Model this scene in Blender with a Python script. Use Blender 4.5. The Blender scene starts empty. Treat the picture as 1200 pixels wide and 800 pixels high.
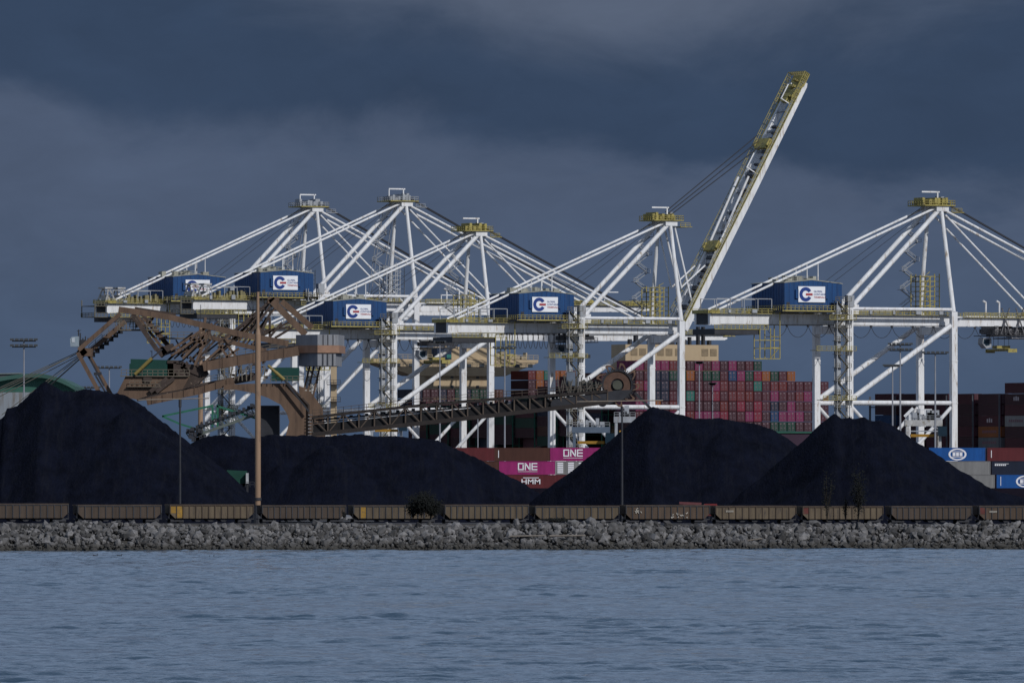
import bpy, math, random
import numpy as np
from mathutils import Vector, Matrix
R = math.radians
random.seed(7); np.random.seed(7)
scn = bpy.context.scene
COL = scn.collection
F = 10320.0; CH = 12.2; HZ = 560.0          # focal length in 1200-wide pixels, eye height, horizon row
def P(x, y, Y): return Vector(((x-600)/F*Y, Y, CH+(HZ-y)/F*Y))
def PX(x, Y): return (x-600)/F*Y
def ZY(y, Y): return CH+(HZ-y)/F*Y

# ------------------------------------------------------------------ camera, world, sun
cam = bpy.data.cameras.new('camera'); co = bpy.data.objects.new('camera', cam); COL.objects.link(co)
cam.sensor_width = 36; cam.lens = 36*F/1200; cam.clip_start = 1; cam.clip_end = 60000
co.location = (0, 0, CH); co.rotation_euler = (R(90)+math.atan(160/F), 0, 0); scn.camera = co
SUN_AZ = math.atan2(0.62, -0.785); SUN_EL = R(33)      # azimuth measured from +Y towards +X
sd = Vector((math.sin(SUN_AZ)*math.cos(SUN_EL), math.cos(SUN_AZ)*math.cos(SUN_EL), math.sin(SUN_EL)))
sl = bpy.data.lights.new('sun', 'SUN'); sl.energy = 4.7; sl.angle = R(0.6); sl.color = (1, .97, .93)
so = bpy.data.objects.new('sun', sl); COL.objects.link(so)
so.rotation_euler = (-sd).to_track_quat('-Z', 'Y').to_euler(); so.location = (300, -300, 500)
vs = scn.view_settings; vs.view_transform = 'Standard'; vs.look = 'None'; vs.exposure = -0.8; vs.gamma = 1

w = bpy.data.worlds.new('World'); scn.world = w; w.use_nodes = True
nt = w.node_tree; N = nt.nodes; L = nt.links; N.clear()
def nd(t, **k):
    n = N.new(t)
    for a, b in k.items(): setattr(n, a, b)
    return n
out = nd('ShaderNodeOutputWorld'); bg = nd('ShaderNodeBackground'); bg.inputs[1].default_value = 0.1
sky = nd('ShaderNodeTexSky', sky_type='NISHITA', sun_disc=False)
sky.sun_elevation = SUN_EL; sky.sun_rotation = SUN_AZ; sky.air_density = 1.0; sky.dust_density = 1.0
tc = nd('ShaderNodeTexCoord'); sx = nd('ShaderNodeSeparateXYZ'); L.new(tc.outputs['Generated'], sx.inputs[0])
def mth(op, a, b=None, c=None):
    n = nd('ShaderNodeMath', operation=op)
    for i, v in enumerate((a, b, c)):
        if v is None: continue
        if isinstance(v, (int, float)): n.inputs[i].default_value = v
        else: L.new(v, n.inputs[i])
    return n.outputs[0]
mp = nd('ShaderNodeMapping'); mp.inputs['Scale'].default_value = (1, 1, 2.1); L.new(tc.outputs['Generated'], mp.inputs[0])
n1 = nd('ShaderNodeTexNoise'); n1.inputs['Scale'].default_value = 30; n1.inputs['Detail'].default_value = 9; n1.inputs['Roughness'].default_value = .58; n1.inputs['Distortion'].default_value = .4; L.new(mp.outputs[0], n1.inputs[0])
n2 = nd('ShaderNodeTexNoise'); n2.inputs['Scale'].default_value = 9; n2.inputs['Detail'].default_value = 3; L.new(mp.outputs[0], n2.inputs[0])
# storm bank: a ragged dark belt between a pale lower veil and a paler top
EXPF = 2**(-0.8)*0.1
def s2l(c): return [((v/255)/12.92 if v/255 < .04045 else ((v/255+.055)/1.055)**2.4) for v in c]
def skc(c): return tuple(v/EXPF for v in s2l(c))+(1,)
xc = mth('MAXIMUM', mth('MINIMUM', sx.outputs[0], .11), -.11); zc = sx.outputs[2]
wob = mth('ADD', mth('MULTIPLY', mth('SUBTRACT', n1.outputs[0], .5), .024), mth('MULTIPLY', mth('SUBTRACT', n2.outputs[0], .5), .010))
lowb = mth('ADD', mth('ADD', .0358, mth('MULTIPLY', xc, -.113)), mth('MULTIPLY', mth('MULTIPLY', xc, xc), .67))
x2 = mth('SUBTRACT', xc, .012)
topb = mth('ADD', .0502, mth('MULTIPLY', mth('MULTIPLY', x2, x2), 3.0))
def smooth(v, a, b_):
    q = nd('ShaderNodeMapRange'); q.interpolation_type = 'SMOOTHSTEP'; q.inputs[1].default_value = a; q.inputs[2].default_value = b_; L.new(v, q.inputs[0]); return q.outputs[0]
def mix(f, a, b_):
    q = nd('ShaderNodeMixRGB'); L.new(f, q.inputs[0])
    for i_, v in ((1, a), (2, b_)):
        if isinstance(v, tuple): q.inputs[i_].default_value = v
        else: L.new(v, q.inputs[i_])
    return q.outputs[0]
ramp = nd('ShaderNodeValToRGB'); L.new(mth('MULTIPLY', mth('ADD', zc, mth('MULTIPLY', wob, .5)), 10.0), ramp.inputs[0])
cr = ramp.color_ramp; cr.elements[0].position = 0; cr.elements[0].color = skc((67, 86, 113)); cr.elements[1].position = .31; cr.elements[1].color = skc((77, 90, 113))
e = cr.elements.new(.13); e.color = skc((74, 90, 115))
c1 = mix(smooth(mth('ADD', mth('SUBTRACT', zc, lowb), wob), -.0030, .0035), ramp.outputs[0], skc((54, 70, 94)))
c2 = mix(smooth(mth('ADD', mth('SUBTRACT', zc, topb), mth('MULTIPLY', wob, .7)), -.006, .006), c1, skc((85, 96, 116)))
n4 = nd('ShaderNodeTexNoise'); n4.inputs['Scale'].default_value = 75; n4.inputs['Detail'].default_value = 8; n4.inputs['Roughness'].default_value = .6; n4.inputs['Distortion'].default_value = .6; L.new(mp.outputs[0], n4.inputs[0])
sc_ = nd('ShaderNodeVectorMath', operation='SCALE'); L.new(c2, sc_.inputs[0])
q4 = nd('ShaderNodeMapRange'); q4.inputs[1].default_value = .3; q4.inputs[2].default_value = .7; q4.inputs[3].default_value = .88; q4.inputs[4].default_value = 1.12
L.new(mth('ADD', mth('MULTIPLY', n4.outputs[0], .5), mth('MULTIPLY', n1.outputs[0], .5)), q4.inputs[0]); L.new(q4.outputs[0], sc_.inputs['Scale']); c2 = sc_.outputs[0]
# above the storm bank the sky opens
n3 = nd('ShaderNodeTexNoise'); n3.inputs['Scale'].default_value = 3; n3.inputs['Detail'].default_value = 6; L.new(mp.outputs[0], n3.inputs[0])
mr = nd('ShaderNodeMapRange'); mr.interpolation_type = 'SMOOTHSTEP'; mr.inputs[1].default_value = .06; mr.inputs[2].default_value = .15
L.new(mth('ADD', sx.outputs[2], mth('MULTIPLY', mth('SUBTRACT', n3.outputs[0], .5), .06)), mr.inputs[0])
up = nd('ShaderNodeMixRGB'); up.inputs[2].default_value = (4.2, 5.6, 8.1, 1); L.new(sky.outputs[0], up.inputs[1])
fd = nd('ShaderNodeMapRange'); fd.inputs[1].default_value = .18; fd.inputs[2].default_value = .6; fd.inputs[3].default_value = 1.0; fd.inputs[4].default_value = .5; L.new(sx.outputs[2], fd.inputs[0]); L.new(fd.outputs[0], up.inputs[0])
mx = nd('ShaderNodeMixRGB'); L.new(mr.outputs[0], mx.inputs[0]); L.new(c2, mx.inputs[1]); L.new(up.outputs[0], mx.inputs[2])
L.new(mx.outputs[0], bg.inputs[0]); L.new(bg.outputs[0], out.inputs[0])

# ------------------------------------------------------------------ materials
MATS = {}
def mat(name, col, rough=.6, var=.25, scale=.6, dirt=None, dirt_amt=.0, metallic=0, streak=False, bump=0, bscale=4, island=0):
    if name in MATS: return MATS[name]
    m = bpy.data.materials.new(name); m.use_nodes = True; t = m.node_tree; b = t.nodes['Principled BSDF']
    b.inputs['Roughness'].default_value = rough; b.inputs['Metallic'].default_value = metallic
    b.inputs['Specular IOR Level'].default_value = .3
    tc = t.nodes.new('ShaderNodeTexCoord'); oi = t.nodes.new('ShaderNodeObjectInfo')
    ad = t.nodes.new('ShaderNodeVectorMath'); ad.operation = 'MULTIPLY_ADD'
    t.links.new(oi.outputs['Random'], ad.inputs[0]); ad.inputs[1].default_value = (91, 57, 33); t.links.new(tc.outputs['Object'], ad.inputs[2])
    mp = t.nodes.new('ShaderNodeMapping'); t.links.new(ad.outputs[0], mp.inputs[0])
    if streak: mp.inputs['Scale'].default_value = (1.6, 1.6, .25)
    n = t.nodes.new('ShaderNodeTexNoise'); n.inputs['Scale'].default_value = scale; n.inputs['Detail'].default_value = 6; n.inputs['Roughness'].default_value = .65
    t.links.new(mp.outputs[0], n.inputs[0])
    r = t.nodes.new('ShaderNodeMapRange'); r.inputs[1].default_value = .3; r.inputs[2].default_value = .7
    r.inputs[3].default_value = 1-var; r.inputs[4].default_value = 1+var*.6; t.links.new(n.outputs[0], r.inputs[0])
    mu = t.nodes.new('ShaderNodeVectorMath'); mu.operation = 'SCALE'; mu.inputs[0].default_value = col[:3]; t.links.new(r.outputs[0], mu.inputs['Scale'])
    last = mu.outputs[0]
    if island:
        g = t.nodes.new('ShaderNodeNewGeometry'); r2 = t.nodes.new('ShaderNodeMapRange'); r2.inputs[3].default_value = 1-island; r2.inputs[4].default_value = 1+island
        t.links.new(g.outputs['Random Per Island'], r2.inputs[0])
        m3 = t.nodes.new('ShaderNodeVectorMath'); m3.operation = 'SCALE'; t.links.new(last, m3.inputs[0]); t.links.new(r2.outputs[0], m3.inputs['Scale']); last = m3.outputs[0]
    if dirt:
        n_ = t.nodes.new('ShaderNodeTexNoise'); n_.inputs['Scale'].default_value = scale*2.3; n_.inputs['Detail'].default_value = 8; n_.inputs['Roughness'].default_value = .7
        t.links.new(mp.outputs[0], n_.inputs[0])
        q = t.nodes.new('ShaderNodeMapRange'); q.inputs[1].default_value = .62-dirt_amt*.3; q.inputs[2].default_value = .72-dirt_amt*.2; t.links.new(n_.outputs[0], q.inputs[0])
        mi = t.nodes.new('ShaderNodeMixRGB'); t.links.new(q.outputs[0], mi.inputs[0]); t.links.new(last, mi.inputs[1]); mi.inputs[2].default_value = tuple(dirt)+(1,); last = mi.outputs[0]
    t.links.new(last, b.inputs['Base Color'])
    if bump:
        nb = t.nodes.new('ShaderNodeTexNoise'); nb.inputs['Scale'].default_value = bscale; nb.inputs['Detail'].default_value = 6
        t.links.new(mp.outputs[0], nb.inputs[0]); bp = t.nodes.new('ShaderNodeBump'); bp.inputs['Strength'].default_value = 1; bp.inputs['Distance'].default_value = bump
        t.links.new(nb.outputs[0], bp.inputs['Height']); t.links.new(bp.outputs[0], b.inputs['Normal'])
    MATS[name] = m; return m
WHITE = mat('white_steel', (.68, .69, .71), .55, .18, .35, (.34, .28, .22), .24, streak=True)
WGREY = mat('grey_steel', (.30, .32, .35), .6, .2, .3, (.15, .12, .1), .2, streak=True)
DARK = mat('dark_steel', (.03, .032, .04), .6, .3, .5)
YEL = mat('yellow_steel', (.34, .29, .09), .6, .3, .5, (.12, .10, .06), .35)
BLUE = mat('blue_cladding', (.006, .050, .160), .55, .25, .5, (.02, .045, .12), .25, streak=True)
ROOFG = mat('pale_roof', (.30, .30, .26), .7, .3, .4, (.12, .1, .06), .25)
SIGNW = mat('sign_white', (.74, .76, .80), .5, .05, .4)
SIGNB = mat('sign_blue', (.012, .04, .2), .5, .05, .5)
SIGNR = mat('sign_red', (.33, .035, .05), .5, .05, .5)
ROPE = mat('black_cable', (.02, .022, .03), .7, .1, 1)
RUST = mat('brown_paint', (.130, .084, .058), .7, .3, .35, (.07, .045, .035), .3, streak=True)
RUSTD = mat('dark_brown_steel', (.06, .044, .038), .75, .4, .6, (.25, .2, .15), .08)
RUSTP = mat('tan_mast_paint', (.27, .18, .12), .65, .25, .3, (.12, .08, .06), .2, streak=True)
GREEN = mat('green_cladding', (.006, .05, .04), .6, .2, .4, streak=True)
CONC = mat('grey_panel', (.21, .22, .245), .75, .2, .4, (.12, .12, .12), .2, streak=True)
BEIGE = mat('beige_paint', (.40, .31, .20), .6, .1, .2, (.3, .2, .12), .1, streak=True)
GLASS = mat('dark_glass', (.015, .03, .045), .15, .1, 1)
STEELY = mat('yellow_ram', (.22, .17, .05), .5, .2, .8)
GALV = mat('galvanised_pole', (.23, .24, .27), .5, .15, .5)
LAMPM = mat('lamp_housing', (.05, .055, .06), .5, .1, 1)

# ------------------------------------------------------------------ mesh builder
class MB:
    def __init__(s): s.v = []; s.f = []; s.m = []; s.cur = 0
    def add(s, vs, fs):
        o = len(s.v); s.v += [tuple(v) for v in vs]; s.f += [tuple(i+o for i in f) for f in fs]; s.m += [s.cur]*len(fs)
    def box(s, x0, x1, y0, y1, z0, z1):
        s.add([(x0,y0,z0),(x1,y0,z0),(x1,y1,z0),(x0,y1,z0),(x0,y0,z1),(x1,y0,z1),(x1,y1,z1),(x0,y1,z1)],
              [(0,3,2,1),(4,5,6,7),(0,1,5,4),(1,2,6,5),(2,3,7,6),(3,0,4,7)]); return s
    def beam(s, p, q, w, h, w2=None, h2=None):
        p = Vector(p); q = Vector(q); d = (q-p)
        if d.length < 1e-6: return s
        d.normalize(); side = d.cross(Vector((0,0,1)))
        if side.length < 1e-3: side = Vector((0,1,0))
        side.normalize(); upv = side.cross(d).normalized()
        w2 = w if w2 is None else w2; h2 = h if h2 is None else h2
        vs = []
        for c, a, b in ((p, w/2, h/2), (q, w2/2, h2/2)):
            vs += [c-side*a-upv*b, c+side*a-upv*b, c+side*a+upv*b, c-side*a+upv*b]
        s.add(vs, [(0,1,2,3)[::-1],(4,5,6,7),(0,1,5,4)[::-1],(1,2,6,5)[::-1],(2,3,7,6)[::-1],(3,0,4,7)[::-1]][:]); return s
    def tube(s, p, q, r, r2=None, n=10, caps=True):
        p = Vector(p); q = Vector(q); r2 = r if r2 is None else r2
        d = (q-p).normalized(); a = d.orthogonal().normalized(); b = d.cross(a)
        vs = []
        for c, rr in ((p, r), (q, r2)):
            for k in range(n):
                t = 2*math.pi*k/n; vs.append(c+a*math.cos(t)*rr+b*math.sin(t)*rr)
        fs = [(k, (k+1) % n, n+(k+1) % n, n+k) for k in range(n)]
        if caps: fs += [tuple(range(n))[::-1], tuple(range(n, 2*n))]
        s.add(vs, fs); return s
    def poly(s, pts, depth):
        """extrude a closed outline (3-D points) by a vector"""
        n = len(pts); pts = [Vector(p) for p in pts]; depth = Vector(depth)
        s.add(pts+[p+depth for p in pts], [tuple(range(n)), tuple(range(n, 2*n))[::-1]]+[(k, n+k, n+(k+1) % n, (k+1) % n) for k in range(n)]); return s
    def path(s, pts, r, n=5):
        for a, b in zip(pts[:-1], pts[1:]): s.tube(a, b, r, n=n, caps=False)
        return s
    def rail(s, p, q, h=1.1, step=2.0, t=.09, rails=(1, .5)):
        p = Vector(p); q = Vector(q); n = max(1, int((q-p).length/step)); up = Vector((0, 0, h))
        for k in range(n+1):
            a = p.lerp(q, k/n); s.beam(a, a+up, t, t)
        for f in rails: s.beam(p+up*f, q+up*f, t, t)
        return s
    def xf(s, M):
        s.v = [tuple(M @ Vector(v)) for v in s.v]; return s
    def build(s, name, mats, parent=None, local=False, smooth=False):
        me = bpy.data.meshes.new(name)
        off = Vector((0,0,0)) if (parent is None or local) else root_loc(parent)
        me.from_pydata([(v[0]-off.x, v[1]-off.y, v[2]-off.z) for v in s.v], [], s.f)
        if not isinstance(mats, (list, tuple)): mats = [mats]
        for m in mats: me.materials.append(m)
        if len(mats) > 1: me.polygons.foreach_set('material_index', s.m)
        if smooth: me.polygons.foreach_set('use_smooth', [True]*len(me.polygons))
        me.update()
        o = bpy.data.objects.new(name, me); COL.objects.link(o); o.parent = parent
        return o
def root_loc(o):
    v = Vector((0,0,0))
    while o: v += o.location; o = o.parent
    return v
def tag(o, label, cat, group=None, kind=None):
    if label: o['label'] = label
    if cat: o['category'] = cat
    if group: o['group'] = group
    if kind: o['kind'] = kind
    return o
def empty(name, loc, label, cat, rz=0, group=None):
    o = bpy.data.objects.new(name, None); COL.objects.link(o); o.location = loc; o.rotation_euler.z = rz
    return tag(o, label, cat, group)
def recenter(o):
    """put a single-mesh thing's origin at the middle of its base"""
    me = o.data; a = np.empty(len(me.vertices)*3); me.vertices.foreach_get('co', a); a = a.reshape(-1, 3)
    c = np.array([(a[:,0].min()+a[:,0].max())/2, (a[:,1].min()+a[:,1].max())/2, a[:,2].min()])
    a -= c; me.vertices.foreach_set('co', a.ravel()); me.update(); o.location = Vector(c)+o.location; return o
def text_part(txt, size, mtl, parent, loc, rot, name='lettering', sx=1.0, depth=.02, align='CENTER'):
    cu = bpy.data.curves.new('t', 'FONT'); cu.body = txt; cu.size = size; cu.extrude = depth; cu.align_x = align; cu.align_y = 'CENTER'
    cu.offset = size*.012
    ob = bpy.data.objects.new('t', cu); COL.objects.link(ob); bpy.context.view_layer.update()
    me = bpy.data.meshes.new_from_object(ob.evaluated_get(bpy.context.evaluated_depsgraph_get())); bpy.data.objects.remove(ob)
    me.name = name; me.materials.clear(); me.materials.append(mtl)
    o = bpy.data.objects.new(name, me); COL.objects.link(o); o.parent = parent; o.location = loc; o.rotation_euler = rot; o.scale = (sx, 1, 1)
    return o

# ------------------------------------------------------------------ ground and water
def noisesum(x, y, sc, seed):
    r = np.random.RandomState(seed); v = 0*x
    for k in range(7):
        a = r.uniform(0, 2*math.pi); f = sc*(1.0+.9*k*r.uniform(.6, 1.2)); v = v+np.sin((x*math.cos(a)+y*math.sin(a))*f+r.uniform(0, 6.28))/(1+.45*k)
    return v/2.6
wm = bpy.data.materials.new('sea_water'); wm.use_nodes = True; t = wm.node_tree; b = t.nodes['Principled BSDF']
b.inputs['Base Color'].default_value = (.032, .062, .10, 1); b.inputs['IOR'].default_value = 1.33
tcw = t.nodes.new('ShaderNodeTexCoord')
def wnoise(scale, detail, sc3, rough=.55):
    m_ = t.nodes.new('ShaderNodeMapping'); m_.inputs['Scale'].default_value = sc3; t.links.new(tcw.outputs['Object'], m_.inputs[0])
    n_ = t.nodes.new('ShaderNodeTexNoise'); n_.inputs['Scale'].default_value = scale; n_.inputs['Detail'].default_value = detail; n_.inputs['Roughness'].default_value = rough
    t.links.new(m_.outputs[0], n_.inputs[0]); return n_.outputs[0]
def wm_math(op, a, b_):
    n_ = t.nodes.new('ShaderNodeMath'); n_.operation = op
    for i, v in enumerate((a, b_)):
        if isinstance(v, (int, float)): n_.inputs[i].default_value = v
        else: t.links.new(v, n_.inputs[i])
    return n_.outputs[0]
chop = wnoise(2.2, 4, (1, .6, 1))
bp = t.nodes.new('ShaderNodeBump'); bp.inputs['Strength'].default_value = 1; bp.inputs['Distance'].default_value = .10
t.links.new(chop, bp.inputs['Height']); t.links.new(bp.outputs[0], b.inputs['Normal'])
b.inputs['Roughness'].default_value = .05
def wave_patch():
    ys = []; y = 440.0
    while y < 1512: ys.append(y); y += .40+.00035*(y-440)
    ys = np.array(ys); u = np.linspace(-.105, .105, 600)
    Y, U = np.meshgrid(ys, u, indexing='ij'); X = U*Y
    rs = np.random.RandomState(4); Z = np.zeros_like(X)
    gust = .5+.5*np.tanh(1.3*noisesum(X*.8, Y*.55, .055, 41)+.9*noisesum(X*.5, Y, .021, 42))
    gust2 = .5+.5*np.tanh(1.6*noisesum(X, Y*.5, .13, 43))
    for k in range(80):
        lam = 1.2*(5.0/1.2)**rs.rand(); th = rs.normal(R(84), R(24)); kk = 2*math.pi/lam; ph = rs.rand()*6.28
        A = .0047*lam
        g_ = (.25+.85*gust) if lam > 3.5 else (.2+.5*gust+.5*gust2)
        Z += A*g_*np.sin(kk*(X*math.cos(th)+Y*math.sin(th))+ph)
    for k in range(30):
        lam = rs.uniform(7, 30); th = rs.normal(R(88), R(9)); kk = 2*math.pi/lam; ph = rs.rand()*6.28; bend = 1.4*np.sin(X*rs.uniform(.02, .06)+rs.rand()*6)
        Z += .0009*lam*(.2+gust)*np.sin(kk*(X*math.cos(th)+Y*math.sin(th))+ph+bend)
    fade = np.clip((ys-440)/20, 0, 1)[:, None]*np.clip((.105-np.abs(U))/.004, 0, 1)
    Z = Z*fade
    ny, nx = X.shape; V = np.stack([X.ravel(), Y.ravel(), Z.ravel()], 1).astype(np.float32)
    i_ = np.arange(ny*nx).reshape(ny, nx); Q = np.stack([i_[:-1,:-1], i_[:-1,1:], i_[1:,1:], i_[1:,:-1]], -1).reshape(-1, 4).astype(np.int32)
    me = bpy.data.meshes.new('water_waves'); me.vertices.add(len(V)); me.vertices.foreach_set('co', V.ravel())
    me.loops.add(Q.size); me.loops.foreach_set('vertex_index', Q.ravel()); me.polygons.add(len(Q)); me.polygons.foreach_set('loop_start', np.arange(0, Q.size, 4, dtype=np.int32))
    me.polygons.foreach_set('use_smooth', np.ones(len(Q), bool)); me.update(calc_edges=True); me.materials.append(wm)
    o = bpy.data.objects.new('water_waves', me); COL.objects.link(o); tag(o, None, None, kind='structure')
wave_patch()
m = MB(); m.add([(-9000, -3000, -.12), (9000, -3000, -.12), (9000, 30000, -.12), (-9000, 30000, -.12)], [(0,1,2,3)])
tag(m.build('water', wm), None, None, kind='structure')

CB, SB = .889, .4579                           # direction of the crane booms
def quay(lx, s, z=4.2):                        # quay grid: lx across the quay towards the water, s along it away from the camera
    return Vector((85.8+CB*lx-SB*s, 2400+SB*lx+CB*s, z))
GROUND = mat('yard_ground', (.06, .06, .065), .9, .4, .05, bump=.1)
SH = lambda X: 1500+.22*X                      # waterline of the rock bank
q0, q1 = quay(38, -860), quay(38, 1200)
m = MB(); m.poly([(-1000, SH(-1000)+9, 3.5), (480, SH(480)+9, 3.5), (q0.x, q0.y, 3.5), (q1.x, q1.y, 3.5), (-1000, q1.y, 3.5)], (0, 0, -6))
tag(m.build('ground', GROUND), None, None, kind='structure')
m = MB(); a = quay(38, -600); m.poly([(-1000, 1680, 4.2), (a.x, a.y, 4.2), (q1.x, q1.y-3, 4.2), (-999, q1.y-3, 4.2)], (0, 0, -.6))
tag(m.build('quay', mat('quay_concrete', (.22, .22, .23), .9, .3, .05)), None, None, kind='structure')

# ------------------------------------------------------------------ rock bank
def ico():
    t_ = (1+5**.5)/2
    v = np.array([(-1,t_,0),(1,t_,0),(-1,-t_,0),(1,-t_,0),(0,-1,t_),(0,1,t_),(0,-1,-t_),(0,1,-t_),(t_,0,-1),(t_,0,1),(-t_,0,-1),(-t_,0,1)], float)
    v /= np.linalg.norm(v[0])
    f = [(0,11,5),(0,5,1),(0,1,7),(0,7,10),(0,10,11),(1,5,9),(5,11,4),(11,10,2),(10,7,6),(7,1,8),(3,9,4),(3,4,2),(3,2,6),(3,6,8),(3,8,9),(4,9,5),(2,4,11),(6,2,10),(8,6,7),(9,8,1)]
    return v, np.array(f)
def rocks(n, place, size, seed):
    v0, f0 = ico(); rs = np.random.RandomState(seed); V = []; Fc = []
    for k in range(n):
        X, Y, Z = place(rs); s_ = size(rs, Z)
        # random cutting planes give flat broken faces
        v = v0*rs.uniform(.72, 1.12, (12, 1)); v = v*np.array([rs.uniform(.8, 1.5), rs.uniform(.7, 1.1), rs.uniform(.55, .95)])*s_
        q = rs.normal(size=4); q /= np.linalg.norm(q); a_, b_, c_, d_ = q
        Rm = np.array([[1-2*(c_*c_+d_*d_), 2*(b_*c_-a_*d_), 2*(b_*d_+a_*c_)],[2*(b_*c_+a_*d_), 1-2*(b_*b_+d_*d_), 2*(c_*d_-a_*b_)],[2*(b_*d_-a_*c_), 2*(c_*d_+a_*b_), 1-2*(b_*b_+c_*c_)]])
        v = v@Rm.T+np.array([X, Y, Z]); V.append(v); Fc.append(f0+12*k)
    return np.concatenate(V), np.concatenate(Fc)
def place(rs):
    X = rs.uniform(-150, 150); u = rs.uniform(0, 1)**.9
    crest = 4.15+.35*math.sin(X*.11)*math.sin(X*.037+1)
    return X, SH(X)+u*11-1+rs.normal()*.3, -.7+min(u*1.12, 1)*(crest+.4)+rs.normal()*.18
def size(rs, Z): return max(.2, min(1.05, rs.lognormal(-1.08, .58)))*(1 if Z > 1.2 else .85)
V, Fc = rocks(16500, place, size, 3)
me = bpy.data.meshes.new('rock_bank'); me.from_pydata(V.tolist(), [], Fc.tolist()); me.update()
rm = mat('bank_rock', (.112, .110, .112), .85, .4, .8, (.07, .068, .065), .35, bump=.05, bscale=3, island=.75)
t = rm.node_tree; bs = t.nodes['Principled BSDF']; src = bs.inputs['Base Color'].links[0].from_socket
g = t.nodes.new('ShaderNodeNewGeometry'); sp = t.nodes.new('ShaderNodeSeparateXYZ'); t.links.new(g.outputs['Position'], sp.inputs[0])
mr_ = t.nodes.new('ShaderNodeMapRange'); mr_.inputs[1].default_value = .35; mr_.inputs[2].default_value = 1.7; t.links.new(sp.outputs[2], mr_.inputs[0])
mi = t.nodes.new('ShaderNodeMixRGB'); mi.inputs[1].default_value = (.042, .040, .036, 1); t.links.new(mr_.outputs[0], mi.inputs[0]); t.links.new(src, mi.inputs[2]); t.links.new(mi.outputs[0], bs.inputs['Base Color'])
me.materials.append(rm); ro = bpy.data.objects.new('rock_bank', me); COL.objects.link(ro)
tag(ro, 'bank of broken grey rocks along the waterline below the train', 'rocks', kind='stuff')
m = MB(); m.poly([(-1000, SH(-1000)-1.5, -1), (-1000, SH(-1000)+9.2, 3.4), (-1000, SH(-1000)+9.2, -1.2)], Vector((1480, .22*1480, 0)))
tag(m.build('shore', mat('shore_soil', (.05, .048, .045), .9, .4, .3)), None, None, kind='structure')
# driftwood
WOOD = mat('driftwood', (.20, .175, .15), .8, .3, 1)
for (xa, ya, xb, yb, lab) in ((598, 628, 640, 627, 'longer pale driftwood log lying across the rocks, left one of a pair'), (644, 627.5, 686, 627, 'thin pale driftwood log on the rocks, right one of a pair'),
                              (868, 634, 893, 630.5, 'short slanting driftwood log on the rocks below the train'), (756, 635, 768, 636.5, 'stubby pale driftwood log low on the rocks near the water')):
    Yd = SH(PX((xa+xb)/2, 1500))+3.2
    tag(recenter(MB().tube(P(xa, ya, Yd), P(xb, yb, Yd), .15, .11, 8).build('driftwood_log', WOOD)), lab, 'log')

# ------------------------------------------------------------------ coal piles
coal = mat('coal', (.0044, .0058, .0130), .95, .5, .25, bump=.3, bscale=2.2)
t = coal.node_tree; bs = t.nodes['Principled BSDF']; bs.inputs['Specular IOR Level'].default_value = .05; src = bs.inputs['Base Color'].links[0].from_socket
tc_ = t.nodes.new('ShaderNodeTexCoord')
def cn(sc3, scale, lo, hi, det=8, ro=.7):
    m_ = t.nodes.new('ShaderNodeMapping'); m_.inputs['Scale'].default_value = sc3; t.links.new(tc_.outputs['Object'], m_.inputs[0])
    n_ = t.nodes.new('ShaderNodeTexNoise'); n_.inputs['Scale'].default_value = scale; n_.inputs['Detail'].default_value = det; n_.inputs['Roughness'].default_value = ro; n_.inputs['Distortion'].default_value = .5
    t.links.new(m_.outputs[0], n_.inputs[0]); q = t.nodes.new('ShaderNodeMapRange'); q.inputs[1].default_value = lo; q.inputs[2].default_value = hi; t.links.new(n_.outputs[0], q.inputs[0]); return q.outputs[0]
dust = t.nodes.new('ShaderNodeMixRGB'); t.links.new(src, dust.inputs[1]); dust.inputs[2].default_value = (.0085, .0095, .0150, 1); t.links.new(cn((1.1, .16, .16), 1.0, .48, .75), dust.inputs[0])
lump = t.nodes.new('ShaderNodeMixRGB'); lump.blend_type = 'MULTIPLY'; t.links.new(dust.outputs[0], lump.inputs[1]); lump.inputs[2].default_value = (.65, .65, .7, 1); t.links.new(cn((1, 1, 1), 1.6, .5, .7, 6), lump.inputs[0]); t.links.new(lump.outputs[0], bs.inputs['Base Color'])
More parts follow.
